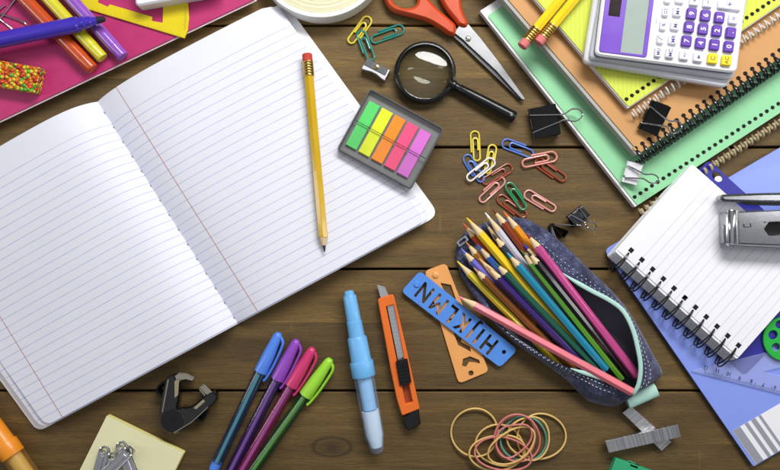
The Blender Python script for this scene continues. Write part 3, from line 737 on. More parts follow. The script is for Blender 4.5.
for k in range(nlay):
    z0 = 9.1 + k*1.75; pad_sheet(-.3+random.uniform(-.4, .4), -8.5+k*1.0, lw+random.uniform(-.5, .5), lh-random.uniform(0, .8), z0, z0+1.7, card((242-9*(k % 2), 242-9*(k % 2), 245-8*(k % 2)), .7, 'pad_layer%d' % (k % 2)), 'pages')
hc = []
for k in range(11):
    p = at(628+10.92*k, 254+9.3*k, ZP); d = p-pO; hc.append((d.dot(alongP), 8.6))
hs = [[pq(u+a*2.3, v+b*2.3) for a, b in ((-1, -1), (1, -1), (1, 1), (-1, 1))] for u, v in hc]
pad_sheet(0, 0, lw, lh, 21.4, ZP, ruled('pad_page', 24, 8.4, 170, None, (176, 180, 190), paper=(238, 238, 244), w=.33), 'top_page', hs, True)
mb = MB()
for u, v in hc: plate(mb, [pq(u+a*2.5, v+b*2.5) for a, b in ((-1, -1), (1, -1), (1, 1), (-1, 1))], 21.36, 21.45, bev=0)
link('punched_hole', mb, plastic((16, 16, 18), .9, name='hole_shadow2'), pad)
for u, v in hc:
    mb = MB(); h = pq(u, v); ring_wire(mb, Vector((h[0], h[1], 0)), alongP, -upP, 27, 15.5, 9.0, .78, R(14), R(344), 1.9, True, 26)
    link('wire_loop', mb, BWIRE, pad)

# ================================================================== stapler
STM = metal((186, 187, 191), .2, 'stapler_steel', .35); sp = thing('stapler', 'chrome stapler lying on its side across the white pad', 'stapler', at(760, 225, 22))
mb = MB(); plate(mb, roundpoly(P2([(727, 212), (900, 205), (900, 250), (727, 243.5)], 40), [1.5, 2, 2, 1.5]), 22.2, 39, [[tuple(at(x, y, 40).xy) for x, y in ((766, 229), (770, 223), (800, 221), (800, 234), (770, 234.5))]], bev=1.2); link('base_arm', mb, STM, sp)
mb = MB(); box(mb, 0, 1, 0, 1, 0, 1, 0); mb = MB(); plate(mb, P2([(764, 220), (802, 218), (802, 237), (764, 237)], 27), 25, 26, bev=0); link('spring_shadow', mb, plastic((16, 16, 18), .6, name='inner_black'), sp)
mb = MB(); rod(mb, at(731, 210, 37.5), at(731.5, 245, 37.5), [(0, 3.6), (1, 4), (33, 4), (34, 3.6)], 20); rod(mb, at(737, 210.5, 38.5), at(737.5, 244.5, 38.5), [(0, 1.6), (33, 1.6)], 14); link('front_roll', mb, CHROME, sp)
mb = MB(); plate(mb, roundpoly(P2([(722.5, 225), (730, 225), (731, 244), (724, 243)], 36), 1), 33, 36.4, bev=.4); q = at(727, 239.5, 36.4); rod(mb, q-Vector((0, 0, .2)), q+Vector((0, 0, 1)), [(0, 1.5), (.9, 1.3)], 14); link('nose_plate', mb, STM, sp)
mb = MB(); plate(mb, P2([(728, 243.2), (900, 250), (900, 254), (729, 245.5)], 41), 36, 41.5, bev=.4); link('edge_flange', mb, CHROME, sp)
mb = MB(); plate(mb, roundpoly(P2([(719.5, 198.5), (723, 194.5), (760, 193), (910, 191), (910, 204), (760, 202.5), (724, 201.5)], 38), [2, 2, 0, 0, 0, 0, 2]), 25, 39, bev=2.2); link('upper_arm', mb, metal((180, 182, 186), .32, 'dull_chrome', .4), sp)
mb = MB(); plate(mb, P2([(735, 202), (905, 204), (905, 208), (748, 205)], 30), 26, 33, bev=.4); link('magazine', mb, plastic((30, 30, 34), .4, name='dark_magazine'), sp)
mb = MB(); plate(mb, P2([(868, 186), (912, 186), (912, 256), (868, 256)], 40), 22.2, 41, bev=2); link('hinge_block', mb, STM, sp)
mb = MB(); tube(mb, [at(744, 224, 39.6), at(744.5, 227, 39.6), at(751, 227, 39.6), at(751, 223.5, 39.6)], .5, 6); q = at(765, 222, 39); rod(mb, q, q+Vector((0, 0, 1)), [(0, 1.2), (.8, 1)], 12); link('pressed_mark', mb, metal((120, 120, 124), .3, 'pressed'), sp)

# ================================================================== set square and green template
sq = thing('set_square', 'clear plastic set square with a printed scale lying on the blue folder', 'set square', at(740, 380, 6))
oq = [(690.5, 371), (850, 412), (858, 330)]; iq = [(764, 371.5), (822, 386), (826, 357)]
mb = MB(); plate(mb, P2(roundpoly(oq, .8), 9), 6.7, 9, [P2(iq, 9)], bev=.7); link('plate', mb, clear((196, 206, 250), .27, .06, 'blue_clear', .9), sq)
mb = MB(); a0, a1 = (694, 371.5), (850, 411.5); sqa = ang_px(a0, a1)
Zs = 9.15
for k in range(92):
    b = lerp((704.5, 373.9), a1, k/ (9.2*9.5)); ln = 4.2 if k % 10 == 0 else (3 if k % 5 == 0 else 2.0)
    p = at(*b, Zs); M = Matrix.Translation(p) @ Matrix.Rotation(sqa, 4, 'Z')
    s0 = len(mb.v); plate(mb, [(-.2, .4), (.2, .4), (.2, .4+ln), (-.2, .4+ln)], -.03, .03, bev=0); mb.xf(M, s0)
for k, s in enumerate(('12', '11', '10', '9', '8', '7', '6', '5')):
    b = ((706, 369), (717.5, 372), (729, 375.3), (740, 379), (751.5, 382.5), (763.6, 386), (775, 389), (787, 392))[k]
    s0 = len(mb.v); text(mb, s, 5.0, Matrix.Translation(at(b[0], b[1]-1.5, Zs)) @ Matrix.Rotation(sqa+PI, 4, 'Z'), .06, bold=.06)
link('scale_print', mb, plastic((24, 26, 60), .5, name='scale_ink'), sq)
gd = tag(link('template_disc', plate(MB(), [tuple(p.xy) for p in [at(785.5+22.5*math.cos(a), 339+22.5*math.sin(a), 11) for a in [2*PI*i/48 for i in range(48)]]], 9.2, 11.5,
    [[tuple(at(x+r*math.cos(a), y+r*math.sin(a), 11).xy) for a in [2*PI*i/18 for i in range(18)]] for x, y, r in ((773, 335, 4.6), (776, 347.3, 4.0), (779.5, 324.6, 4), (786, 353, 3.5), (790, 335, 6))], .6),
    plastic((36, 176, 62), .3, .05, .00001, 'green_plastic', .5, .2), org=at(785, 339, 9)), 'round green plastic template with punched circles at the right edge', 'template')

# ================================================================== denim pencil case
def denim():
    g = G('denim'); co = g.coords(); x, y, z = g.sep(co)
    n = g.noise(co, 55, 4, .6); f = g.noise(co, 420, 4, .7); sl = g.noise(g.mapping(co, (1, 1, 1), rot=(0, 0, .7)), 1500, 2, .6)
    diag = g.m('SINE', g.m('MULTIPLY', g.m('ADD', g.m('ADD', x, y), g.m('MULTIPLY', z, .6)), 5200))
    k = g.m('ADD', g.m('ADD', g.m('MULTIPLY', n, .45), g.m('MULTIPLY', f, .5)), g.m('ADD', g.m('MULTIPLY', diag, .07), g.m('MULTIPLY', sl, .12)))
    col = g.ramp(k, [(.40, lin((17, 19, 32))), (.52, lin((46, 50, 82))), (.62, lin((84, 90, 126))), (.74, lin((150, 156, 180)))])
    g.set(color=col, rough=.9, spec=.15, sheen=.3); g.bump(g.m('ADD', g.m('MULTIPLY', f, .6), g.m('MULTIPLY', diag, .25)), .0005)
    return g.mat
DEN = denim(); LIN = card((120, 120, 134), .7, 'lining', 2.0, .2); MINT = card((178, 218, 206), .6, 'mint_tape', 1.0); THREAD = card((206, 208, 216), .7, 'white_thread')
outer = [(457, 262), (456, 250), (460, 238), (473, 228), (499, 218), (522, 218), (535, 223), (548, 231), (567, 247), (588, 268), (613, 292), (632, 316), (645, 339), (652, 352), (662, 371), (660, 378), (642, 389), (622, 403), (613, 406.5), (591, 402), (579, 393), (565, 379), (540, 360.5), (515, 343), (490, 318), (470, 290), (461, 275)]
rim = [(468, 262), (467, 252), (471, 245), (483, 239), (503, 233), (521, 238), (534, 247), (549, 262), (568, 277), (590, 290), (609, 300), (623, 311), (632.5, 329), (638, 350), (640.5, 367), (638.5, 384), (634, 392), (631, 394), (620, 386), (606, 380), (592, 375), (575, 370), (556, 362), (535, 350), (508, 332), (486, 302), (474, 278)]
rz_ = [7, 7, 7, 8, 10, 14, 18, 23, 27, 30, 32, 33, 34, 34, 33, 31, 29, 28, 28, 28, 27, 26, 24, 20, 14, 9, 7]
oz_ = [5, 5, 5, 5, 6, 7, 8, 9, 11, 12, 13, 13, 13, 13, 12, 11, 10, 9, 9, 10, 10, 10, 10, 9, 8, 6, 5]
O_ = smoothloop([at(x, y, z) for (x, y), z in zip(outer, oz_)], 4); R_ = smoothloop([at(x, y, z) for (x, y), z in zip(rim, rz_)], 4)
N_ = len(O_); cen = sum(O_, Vector())/N_
pouch = thing('pencil_case', 'blue denim pencil case lying open with mint zipper tape, full of colored pencils', 'pencil case', (cen.x, cen.y, 0))
def wall(i, f):
    """f -1 at the table, 0 at the widest bulge, 1 at the rim"""
    o_, r_ = O_[i % N_], R_[i % N_]
    if f <= 0:
        p = o_.lerp(Vector((o_.x, o_.y, .3)), -f); inn = (cen-o_); inn.z = 0
        return p + inn.normalized()*(3.0*f*f)
    p = o_.lerp(r_, f); lift = math.sin(f*PI*.5)*(1-f)*min(9, (r_-o_).length*.35)
    wr = (.55*math.sin(i*.9+f*7) + .8*math.sin(i*.37+1-f*4) + .7*math.sin(i*.21+f*9+2))*math.sin(f*PI)
    return p + Vector((0, 0, lift + wr))
fr = [-1, -.6, -.25, 0, .15, .3, .45, .6, .75, .9, 1.0]
mb = MB(); vs = [wall(i, f) for f in fr for i in range(N_)]; fs = []
for k in range(len(fr)-1):
    for i in range(N_): j = (i+1) % N_; fs.append((k*N_+j, k*N_+i, (k+1)*N_+i, (k+1)*N_+j))
mb.add(vs, fs); bottom = [wall(i, -1) for i in range(N_)]; mb.add(bottom, [tuple(range(N_))]); link('denim_shell', mb, DEN, pouch, sharp=70)
mb = MB(); vs = []; fs = []
inr = [(1.0, 0), (.75, 1.0), (.3, 1.0), (0, 1.0), (-.5, 1.2)]
for q, (f, d) in enumerate(inr):
    for i in range(N_):
        p = wall(i, f); v = cen-p; v.z = 0; p = p + v.normalized()*d*1.5; 
        if f < 1: p.z -= 1.2
        if q == 4: p.z = 1.2
        vs.append(p)
for k in range(len(inr)-1):
    for i in range(N_): j = (i+1) % N_; fs.append((k*N_+i, k*N_+j, (k+1)*N_+j, (k+1)*N_+i))
mb.add(vs, fs); mb.add([vs[4*N_+i] for i in range(N_)], [tuple(range(N_))]); link('lining', mb, LIN, pouch, sharp=70)
def strip(i0, i1, f, r, sq, mat, name, lift=.6, dash=None):
    mb = MB(); pts = [wall(i, f) + Vector((0, 0, lift)) for i in range(i0, i1+1)]
    if dash is None: tube(mb, pts, [r*min(1, .25+min(k, len(pts)-1-k)*.25) for k in range(len(pts))], 10, sq=sq)
    else:
        P = smoothloop(pts, 5, False); acc = 0; seg = []
        on = True
        for a, b in zip(P, P[1:]):
            acc += (b-a).length
            if on: seg.append(a)
            if acc > (dash[0] if on else dash[1]):
                if on and len(seg) > 1: tube(mb, seg, r, 5)
                seg = []; on = not on; acc = 0
    if mb.f: link(name, mb, mat, pouch)
iU, iE, iB0, iB1 = 8*4-1, 17*4, 17*4+1, 21*4+1
strip(iU, iE, 1.0, 2.2, .6, MINT, 'zipper_tape', .5); strip(iB0, iB1, 1.0, 2.2, .6, MINT, 'zipper_tape', .5)
for f in (.80, .62): strip(6*4, 15*4+2, f, .42, 1, THREAD, 'stitching', .25, (2.1, 1.3)); strip(18*4+1, 24*4, f, .42, 1, THREAD, 'stitching', .25, (2.1, 1.3))
strip(7*4, 16*4, .93, .32, 1, card((70, 76, 120), .7, 'blue_thread'), 'seam_cord', .3)
mb = MB(); ta, tb = at(627, 402, 12), at(657, 390, 13); dx = (tb-ta); L = dx.length; dx.normalize(); dy = Vector((-dx.y, dx.x, 0)); vs = []; uvn = 18
for i in range(2):
    for k in range(uvn):
        a = 2*PI*k/uvn; vs.append(ta + dx*(L*i) + dy*(7.4*math.cos(a)*(1-.06*i)) + Vector((0, 0, (4.6 if i == 0 else 4.2)*math.sin(a) - (0 if i == 0 else 2))))
for i in range(2):
    for k in range(uvn):
        a = 2*PI*k/uvn; vs.append(ta + dx*(L*i) + dy*(6.9*math.cos(a)*(1-.06*i)) + Vector((0, 0, (4.0 if i == 0 else 3.6)*math.sin(a) - (0 if i == 0 else 2))))
fs = []
for k in range(uvn):
    l = (k+1) % uvn; fs += [(k, l, uvn+l, uvn+k), (2*uvn+l, 2*uvn+k, 3*uvn+k, 3*uvn+l), (l, k, 2*uvn+k, 2*uvn+l), (uvn+k, uvn+l, 3*uvn+l, 3*uvn+k)]
mb.add(vs, fs); link('pull_tab', mb, MINT, pouch)
mb = MB(); M = place(462.5, 241, 9.5, R(38)); plate(mb, roundpoly([(-6, -3.2), (6, -3.2), (6, 3.2), (-6, 3.2)], 1.5), 0, 1.6, [roundpoly([(-4, -1.4), (3.5, -1.4), (3.5, 1.4), (-4, 1.4)], 1.2)], .3); mb.xf(M); link('zip_slider', mb, CHROME, pouch)

# ------------------------------------------------------------------ colored pencils
CP = 'colored pencils in the denim case'
def cpencil(desc, tip, end, zt_, ze_, rgb, lead=None, tl=19, r=3.95, wood=None):
    pencil(desc, tip, end, zt_, ze_, rgb, lead or rgb, None, r, CP, tl, turn=random.uniform(0, 1))
cpencil('orange red colored pencil between the zip slider and the large yellow pencil', (463, 223.5), (532, 305), 15, 9, (206, 78, 34), (216, 84, 42), 17)
cpencil('gold brown colored pencil just left of the short blue pencil', (465.5, 241.5), (535, 325), 14, 8, (160, 104, 40), (176, 120, 50), 17)
cpencil('periwinkle blue colored pencil second from the left end of the fan', (461, 248.5), (540, 335), 14, 8, (108, 104, 196), (112, 112, 210), 18)
cpencil('pale yellow colored pencil at the left end of the fan, ending under the pink one', (457, 261), (563, 369), 13, 7, (228, 208, 52), (236, 214, 50), 19)
cpencil('mid blue colored pencil with wood tip between gold brown and large yellow', (477, 244), (548, 325), 19, 9, (52, 92, 176), (62, 100, 200), 18)
cpencil('peach colored pencil with pale lead between periwinkle and dark green', (479, 258.5), (550, 330), 17, 8, (226, 176, 120), (230, 180, 130), 19)
cpencil('chestnut brown colored pencil right of the pale yellow one', (473.5, 267.5), (575, 371), 20, 9, (126, 76, 34), (190, 140, 100), 15)
cpencil('dark violet colored pencil with a long white highlight', (486, 265.5), (590, 371), 26, 12, (54, 30, 108), (196, 150, 110), 19)
cpencil('bottle green colored pencil right of the dark violet one', (494.5, 262), (597, 370), 26, 14, (20, 84, 66), (40, 100, 90), 17)
cpencil('large bright yellow colored pencil reaching furthest over the others', (466.5, 217.5), (598, 372), 25, 9, (242, 206, 30), (242, 196, 40), 22, 4.5)
cpencil('tan wood slate pencil with grey lead behind the lilac white one', (484, 221.5), (560, 320), 15, 9, (52, 56, 74), (120, 110, 100), 24)
cpencil('slate navy colored pencil with a short dark tip', (492.5, 233.5), (578, 345), 20, 9, (46, 52, 74), (40, 42, 60), 17)
cpencil('lilac white colored pencil between two brown tipped pencils', (485, 212.5), (565, 320), 20, 9, (206, 202, 216), (232, 230, 236), 24)
cpencil('red brown colored pencil with dark maroon lead at the back of the fan', (492, 208), (575, 318), 22, 9, (140, 62, 34), (110, 36, 34), 20)
cpencil('orange colored pencil at the back next to the red brown one', (503.5, 211.5), (585, 318), 23, 9, (234, 150, 34), (236, 112, 40), 21)
cpencil('turquoise colored pencil in the middle of the fan', (507, 252.5), (606, 370), 28, 16, (36, 136, 168), (64, 176, 204), 17)
cpencil('leaf green colored pencil with long highlight right of the turquoise one', (521, 250), (622, 379), 26, 13, (96, 158, 48), (70, 110, 50), 18)
cpencil('deep green colored pencil mostly hidden behind the leaf green one', (519, 244), (600, 345), 19, 8, (40, 104, 66), (56, 110, 70), 17)
cpencil('black colored pencil with a thin white highlight', (527, 250.5), (628, 376), 29, 15, (24, 22, 26), (30, 30, 36), 17)
cpencil('navy blue colored pencil between the black and the magenta ones', (523.5, 244), (634, 375), 23, 11, (40, 38, 104), (60, 60, 190), 17)
cpencil('magenta pink colored pencil with dark red tip along the upper rim', (526, 232.5), (637, 376), 29, 19, (198, 76, 140), (130, 34, 48), 19, 4.3)
cpencil('salmon pink colored pencil lying over the stencil and along the lower rim', (457.5, 296), (632, 392), 12, 31, (232, 124, 136), (238, 140, 150), 21, 4.5)

# ================================================================== stencils
def letter_holes(M, segs):
    return segs
def glyph_holes(s, size, M):
    """the outline of each letter as a hole"""
    cu = bpy.data.curves.new('letters', 'FONT'); cu.body = s; cu.size = size; cu.align_x = 'CENTER'; cu.align_y = 'CENTER'; cu.space_character = 1.42; cu.offset = .95; cu.resolution_u = 4
    o = bpy.data.objects.new('letters', cu); c2 = o.to_curve(bpy.context.evaluated_depsgraph_get()); out = []
    for sp in c2.splines:
        pts = []
        if sp.type == 'BEZIER':
            bp = sp.bezier_points; n = len(bp)
            for i in range(n):
                a, b = bp[i], bp[(i+1) % n]
                st = (a.handle_right-a.co).length < 1e-5 and (b.handle_left-b.co).length < 1e-5
                for k in range(1 if st else 4):
                    t = k/4; pts.append(a.co*(1-t)**3 + a.handle_right*3*t*(1-t)**2 + b.handle_left*3*t*t*(1-t) + b.co*t**3)
        else: pts = [p.co.to_3d() for p in sp.points]
        cl_ = []
        for p in pts:
            if not cl_ or (p-cl_[-1]).length > 1e-4: cl_.append(p)
        out.append(inset(ccw([tuple((M @ p).xy) for p in cl_]), -.45))
    o.to_curve_clear(); bpy.data.objects.remove(o); bpy.data.curves.remove(cu)
    return out
st = thing('letter_stencil', 'blue plastic letter stencil strip cut with H to N, lying across a peach strip', 'stencil', at(459, 320, 4))
A_ = ang_px((420, 270.8), (517.8, 349.7)); SC = place(459.7, 320, 5.2, A_); SCI = SC.inverted()
q = [SCI @ at(x, y, 5.2) for x, y in ((401, 291.5), (500, 367.6), (517.8, 349.7), (420, 270.8))]
# seven letters read from the lower right end, upside down in the picture
TM = Matrix.Translation((-3.5, 0, 0)) @ Matrix.Rotation(PI, 4, 'Z') @ Matrix.Diagonal((.74, 1, 1, 1))
LH_ = glyph_holes('HIJKLMN', 25, TM)
hx = SCI @ at(504, 352, 5.2)
mb = MB(); plate(mb, roundpoly([(p.x, p.y) for p in q], 5), -1.6, 0, LH_ + [circ(hx.x, hx.y, 2.1, 16)], .25); mb.xf(SC); mb.xf(Matrix.Translation((0, 0, .4)))
SBL = plastic((84, 142, 226), .35, .05, .00004, 'stencil_blue'); link('plate', mb, SBL, st)
mb = MB(); p = at(417, 284.5, 5.5); rod(mb, p-Vector((0, 0, .5)), p+Vector((0, 0, 2)), [(0, 3.1), (1.6, 3.0), (2.2, 2.3)], 20); link('stud', mb, SBL, st)
s2 = thing('letter_stencil', 'peach plastic letter stencil strip lying partly under a blue strip', 'stencil', at(457, 324, 0))
PCH = plastic((236, 166, 96), .35, .05, .00004, 'stencil_peach')
B_ = ang_px((444, 263.4), (489, 371.4)); SM = place(456.7, 323.5, 2.2, B_); SMI = SM.inverted()
q = [SMI @ at(x, y, 2.2) for x, y in ((424.5, 271), (458.7, 384), (489, 371.4), (446, 263))]
def H2(pts): return [((SMI @ at(x, y, 2.2)).x, (SMI @ at(x, y, 2.2)).y) for x, y in pts]
holes = [H2([(440.5, 283), (451, 285), (462, 318), (457, 320)]), H2([(449, 319), (458, 345), (471, 352), (470, 347), (461, 342), (463, 334), (460, 327), (454, 318)]),
         H2(roundpoly([(462, 366), (463, 359), (470, 356.5), (479, 360), (480.5, 364), (475, 362.5), (469, 362), (466, 367)], 1.2, 3)), [(v[0], v[1]) for v in H2([(471+2.6*math.cos(a), 373.2+2.6*math.sin(a)) for a in [2*PI*i/16 for i in range(16)]])]]
mb = MB(); plate(mb, roundpoly([(p.x, p.y) for p in q], 5), -1.9, 0, holes, .25); mb.xf(SM); link('plate', mb, PCH, s2)
mb = MB(); p = at(435.7, 275, 2.2); rod(mb, p-Vector((0, 0, .3)), p+Vector((0, 0, 2)), [(0, 3.1), (1.5, 3.0), (2.0, 2.3)], 20); link('stud', mb, PCH, s2)

# ================================================================== utility knife
kn = thing('utility_knife', 'orange plastic snap-off utility knife with black slider', 'utility knife', at(398, 357, 0))
KO = plastic((232, 112, 38), .38, .05, .00005, 'knife_orange')
slot = [(386, 307), (393.5, 304.8), (412.5, 402), (405.5, 404)]
mb = MB(); plate(mb, roundpoly(P2([(377.5, 299), (393.5, 294), (405.5, 345), (419.8, 409), (402, 416), (397.5, 402), (396, 396), (391, 372)], 10), [3, 3, 0, 2, 2, 4, 4, 0]), .3, 10.5, [P2(slot, 10)], bev=.9); link('body', mb, KO, kn)
mb = MB(); plate(mb, P2([(387, 306), (393.5, 304), (404, 357), (398, 361)], 8), 6.2, 7.6, bev=.2)
for k in range(12):
    a = lerp((387.6, 310), (397.6, 356), k/11); b = lerp((394.2, 308), (403, 354), k/11)
    plate(mb, P2([a, (a[0]+.3, a[1]+.7), (b[0]+.3, b[1]+1.9), (b[0], b[1]+1.2)], 8.2), 7.55, 7.9, bev=0)
link('blade_channel', mb, metal((226, 228, 230), .34, 'channel_steel'), kn)
mb = MB(); plate(mb, P2([(397, 360), (404, 357), (412.6, 403), (406, 406)], 5), 4.5, 5.5, bev=.1); link('channel_floor', mb, plastic((150, 66, 24), .5, name='channel_orange'), kn)
mb = MB()
for k in range(15):
    a = lerp((405.2, 358), (413.3, 398), k/14); plate(mb, P2([(a[0]-1.8, a[1]+.2), (a[0]+.6, a[1]-.6), (a[0]+.9, a[1]+.9)], 10.2), 8, 10.6, bev=0)
link('ratchet_teeth', mb, KO, kn)
mb = MB(); plate(mb, P2([(377, 284.5), (385, 287), (389.3, 297), (381, 299.5)], 6), 5.2, 5.9, bev=.05); link('blade', mb, metal((236, 238, 240), .3, 'blade_bright'), kn)
mb = MB(); plate(mb, roundpoly(P2([(395.5, 361.5), (407.5, 358.5), (411.6, 383.5), (400, 387.5)], 15), 2.5), 8.5, 13.5, bev=1.2)
for k in range(6):
    a = lerp((397, 365.5), (400.4, 383), k/5); b = lerp((407.3, 362.8), (410.6, 380.4), k/5); tube(mb, [at(*a, 13.7), at(*b, 13.7)], .75, 6)
link('slider', mb, BLK, kn, sharp=50)
mb = MB(); plate(mb, roundpoly(P2([(402.5, 417), (409.5, 413.5), (407.5, 405), (412.5, 403), (415, 409.5), (418.5, 407.5), (420.8, 424), (409, 430.5), (405, 427)], 9), 1.2), .2, 9.8, bev=1.0); link('end_cap', mb, BLK, kn)

# ================================================================== glue pens
def glue_pen(label, p0, p1, capc, clearc):
    z = 11.6; A = at(*p0, z); B = at(*p1, z); t = thing('glue_pen', label, 'glue pen', (A+B)/2, 'glue pens'); k = (B-A).length/163.0
    def pr(l): return [(a*k, r*.985) for a, r in l]
    CAP = plastic(capc, .35, .04, .00003, 'cap_plastic', .5, .1)
    for nm, l in (('cap', [(0, 3), (.6, 4.6), (4, 5.2), (5, 5.2), (5.2, 6.3), (6.2, 6.7), (30.5, 7.2), (31, 7.7), (46, 8.0), (46.6, 9.0), (48, 9.7), (70, 10.2), (71, 10.4)]), ('collar', [(71, 10.4), (71.2, 11.5), (72, 11.8), (85, 11.8), (86.2, 11.4), (86.4, 9.9)])):
        mb = MB(); rod(mb, A, B, pr(l), 36); link(nm, mb, CAP, t, sharp=30)
    mb = MB(); rod(mb, A, B, pr([(86, 10.9), (146, 10.2), (147, 9.8), (160, 6.8), (162.4, 5.2), (163, 3.6)]), 8, ph=PI/8); link('barrel', mb, clear(clearc, .15, .10, 'milky_plastic', .6), t, sharp=25)
    mb = MB(); rod(mb, A, B, pr([(86, 7.2), (119, 6.9), (120, 5)]), 24); link('inner_tube', mb, plastic(tuple(min(255, int(c*f_)) for c, f_ in zip(clearc, (.86, .97, 1.03))), .4, .06, name='inner_tube'), t)
    mb = MB(); rod(mb, A, B, pr([(120.5, 8.6), (145, 8.2), (157, 5.6), (158, 4)]), 24); link('glue', mb, plastic(tuple(min(255, int(c*.55+118)) for c in clearc), .5, .06, name='glue'), t)
glue_pen('sky blue glue pen with stepped cap and milky barrel, left of the orange knife', (348.5, 290.5), (377.8, 452.8), (112, 182, 236), (176, 208, 240))
glue_pen('orange glue pen with translucent barrel cut off by the lower left corner', (-36.5, 385), (58, 518), (240, 146, 30), (240, 176, 84))

# ================================================================== four felt pens
def felt_pen(label, tip, base, end, cap, body, stripe, clip_side=1):
    z = 6.9; A = at(*tip, z); Bv = at(*base, z); d = (Bv-A).normalized(); cl_ = (Bv-A).length; E_ = at(*end, z); d = (E_-A).normalized(); L = (E_-A).length
    t = thing('felt_pen', label, 'felt pen', Bv, 'felt pens in a row'); CAPM = plastic(cap, .3, .05, .00002, 'cap', .5, .15)
    mb = MB(); rod(mb, A, E_, [(0, 1.6), (.5, 2.9), (2.5, 4.1), (5, 4.7), (cl_*.55, 6.3), (cl_-1.5, 6.8), (cl_, 6.7), (cl_, 5.0)], 28); link('cap', mb, CAPM, t, sharp=50)
    g = clear(tuple(int(c*.85) for c in body), .50, .08, 'pen_barrel', .8)
    mb = MB(); rod(mb, A+Vector((-.5, 0, 2.9)), E_+Vector((-.5, 0, 2.9)), [(cl_-2, 1.9), (L-9.9, 1.9)], 20); link('ink_tube_highlight', mb, plastic(tuple(min(255, int(c*1.1+20)) for c in stripe), .3, .08, 0, 'ink_tube_highlight'), t)  # inner tube raised and paled: puts a highlight stripe into the barrel
    mb = MB(); rod(mb, A, E_, [(cl_-2, 5.8), (L-10, 5.8), (L-9.8, 5.0)], 28); link('barrel', mb, g, t, sharp=20)
    mb = MB(); rod(mb, A, E_, [(L-10, 5.2), (L-1.5, 5.0), (L, 3.2)], 24); link('end_plug', mb, CAPM, t)
    sd = Vector((-d.y, d.x, 0)); sd = sd if sd.x > 0 else -sd
    mb = MB(); tube(mb, smoothloop([A+d*3.5+sd*3, A+d*6+sd*6.6+Vector((0, 0, 1)), A+d*12+sd*8.6+Vector((0, 0, 1)), A+d*(cl_*.75)+sd*9.0, A+d*(cl_+4)+sd*7.6, A+d*(cl_+6.5)+sd*6.2], 5, False), [1.2]+[1.5]*23+[1.7, 1.5], 10, sq=1.7); link('pocket_clip', mb, CAPM, t)
felt_pen('felt pen with sky blue cap and dark teal barrel, left end of the row', (279.4, 332.5), (263, 373), (213, 471), (84, 136, 232), (14, 52, 96), (110, 200, 230))
felt_pen('felt pen with violet cap and dark purple barrel, second in the row', (297.5, 339.5), (278.5, 380), (225, 482), (146, 74, 186), (48, 14, 96), (170, 110, 240))
felt_pen('felt pen with raspberry pink cap and magenta barrel, third in the row', (313.5, 347.5), (294.5, 388), (234, 484), (206, 56, 112), (140, 24, 90), (250, 110, 200))
felt_pen('felt pen with lime green cap and dark green barrel, right end of the row', (331, 358.5), (307.5, 397), (238, 492), (158, 220, 60), (16, 80, 36), (130, 240, 90))

# ================================================================== staple remover
sr = thing('staple_remover', 'black jaw staple remover with steel claws lying open on its side', 'staple remover', at(172, 421, 0))
BLKG = plastic((14, 14, 16), .14, .1, .00004, 'glossy_black', .6, .5)
CLAW = metal((214, 206, 186), .24, 'claw_steel')
mb = MB(); p = at(172, 421, 16); rod(mb, Vector((p.x, p.y, .3)), p, [(0, 11.6), (15, 11.8), (15.6, 11.2), (15.7, 5)], 36); rod(mb, p, p+Vector((0, 0, 1.2)), [(0, 2), (.9, 1.8)], 14); link('hinge', mb, BLK, sr)
for pts, pad_, claws, inlay in ((
    [(160.5, 414), (165.5, 382), (170, 376), (176, 376.5), (179.5, 396), (177.5, 409), (184, 418), (170, 424)], [(169, 380), (161, 385), (158.5, 391), (162, 395), (166.5, 395)],
    [[(174, 376.5), (179, 373), (187, 373.8), (194.5, 377.5), (192.5, 381), (186, 379.3), (181, 380), (177, 386)]], [(174.5, 381), (179, 379.5), (178, 395), (174.5, 398)]), (
    [(178, 410), (192, 406), (204, 397), (213, 391.5), (217.5, 398), (211, 406), (199, 415), (186, 428), (174, 432)], [(207, 402), (206, 412), (202, 419), (197.5, 417), (199, 410)],
    [[(207.5, 396.5), (206, 393.5), (200.5, 387), (204, 384), (214.5, 394.5), (214, 399.5), (210.5, 400)]], [(193.5, 408), (203, 399.5), (205, 401.5), (196, 409.5)])):
    mb = MB(); plate(mb, [tuple(p.xy) for p in smoothloop([at(x, y, 12) for x, y in pts], 3)], 1.5, 15.6, bev=1.0); link('jaw', mb, BLKG, sr, sharp=60)
    mb = MB(); Pp = [at(x, y, 8) for x, y in pad_]; tube(mb, smoothloop(Pp, 4, False), 2.2, 8, sq=2.6); link('thumb_grip', mb, BLK, sr)
    mb = MB()
    for cpt in claws:
        for z0 in (3, 13.2): plate(mb, roundpoly(P2(cpt, z0+1), .8, 2), z0, z0+1.0, bev=.2)
        e = cpt[2:5]; tube(mb, [at(*cpt[1], 14.3), at(*cpt[2], 14.3), at(*cpt[3], 14.3)], .8, 6)
        plate(mb, P2([cpt[1], cpt[2], cpt[3], (cpt[3][0]-1.2, cpt[3][1]+1.6), (cpt[2][0]-.6, cpt[2][1]+1.8), (cpt[1][0]-.2, cpt[1][1]+1.8)], 9), 4, 13.2, bev=.1)
    link('claw', mb, CLAW, sr)
    mb = MB(); plate(mb, [tuple(at(x, y, 16.2).xy) for x, y in inlay], 15.55, 16.1, bev=.1); link('inlay', mb, plastic((150, 140, 112), .5, name='inlay_beige'), sr)
mb = MB(); tube(mb, [at(162.5, 412, 15.8), at(168.5, 379.5, 15.8)], 1.0, 8); tube(mb, [at(174, 432.5, 15.6), at(191, 422.5, 15.6), at(208, 407, 15.6)], .7, 6); link('frame_edge', mb, CLAW, sr)

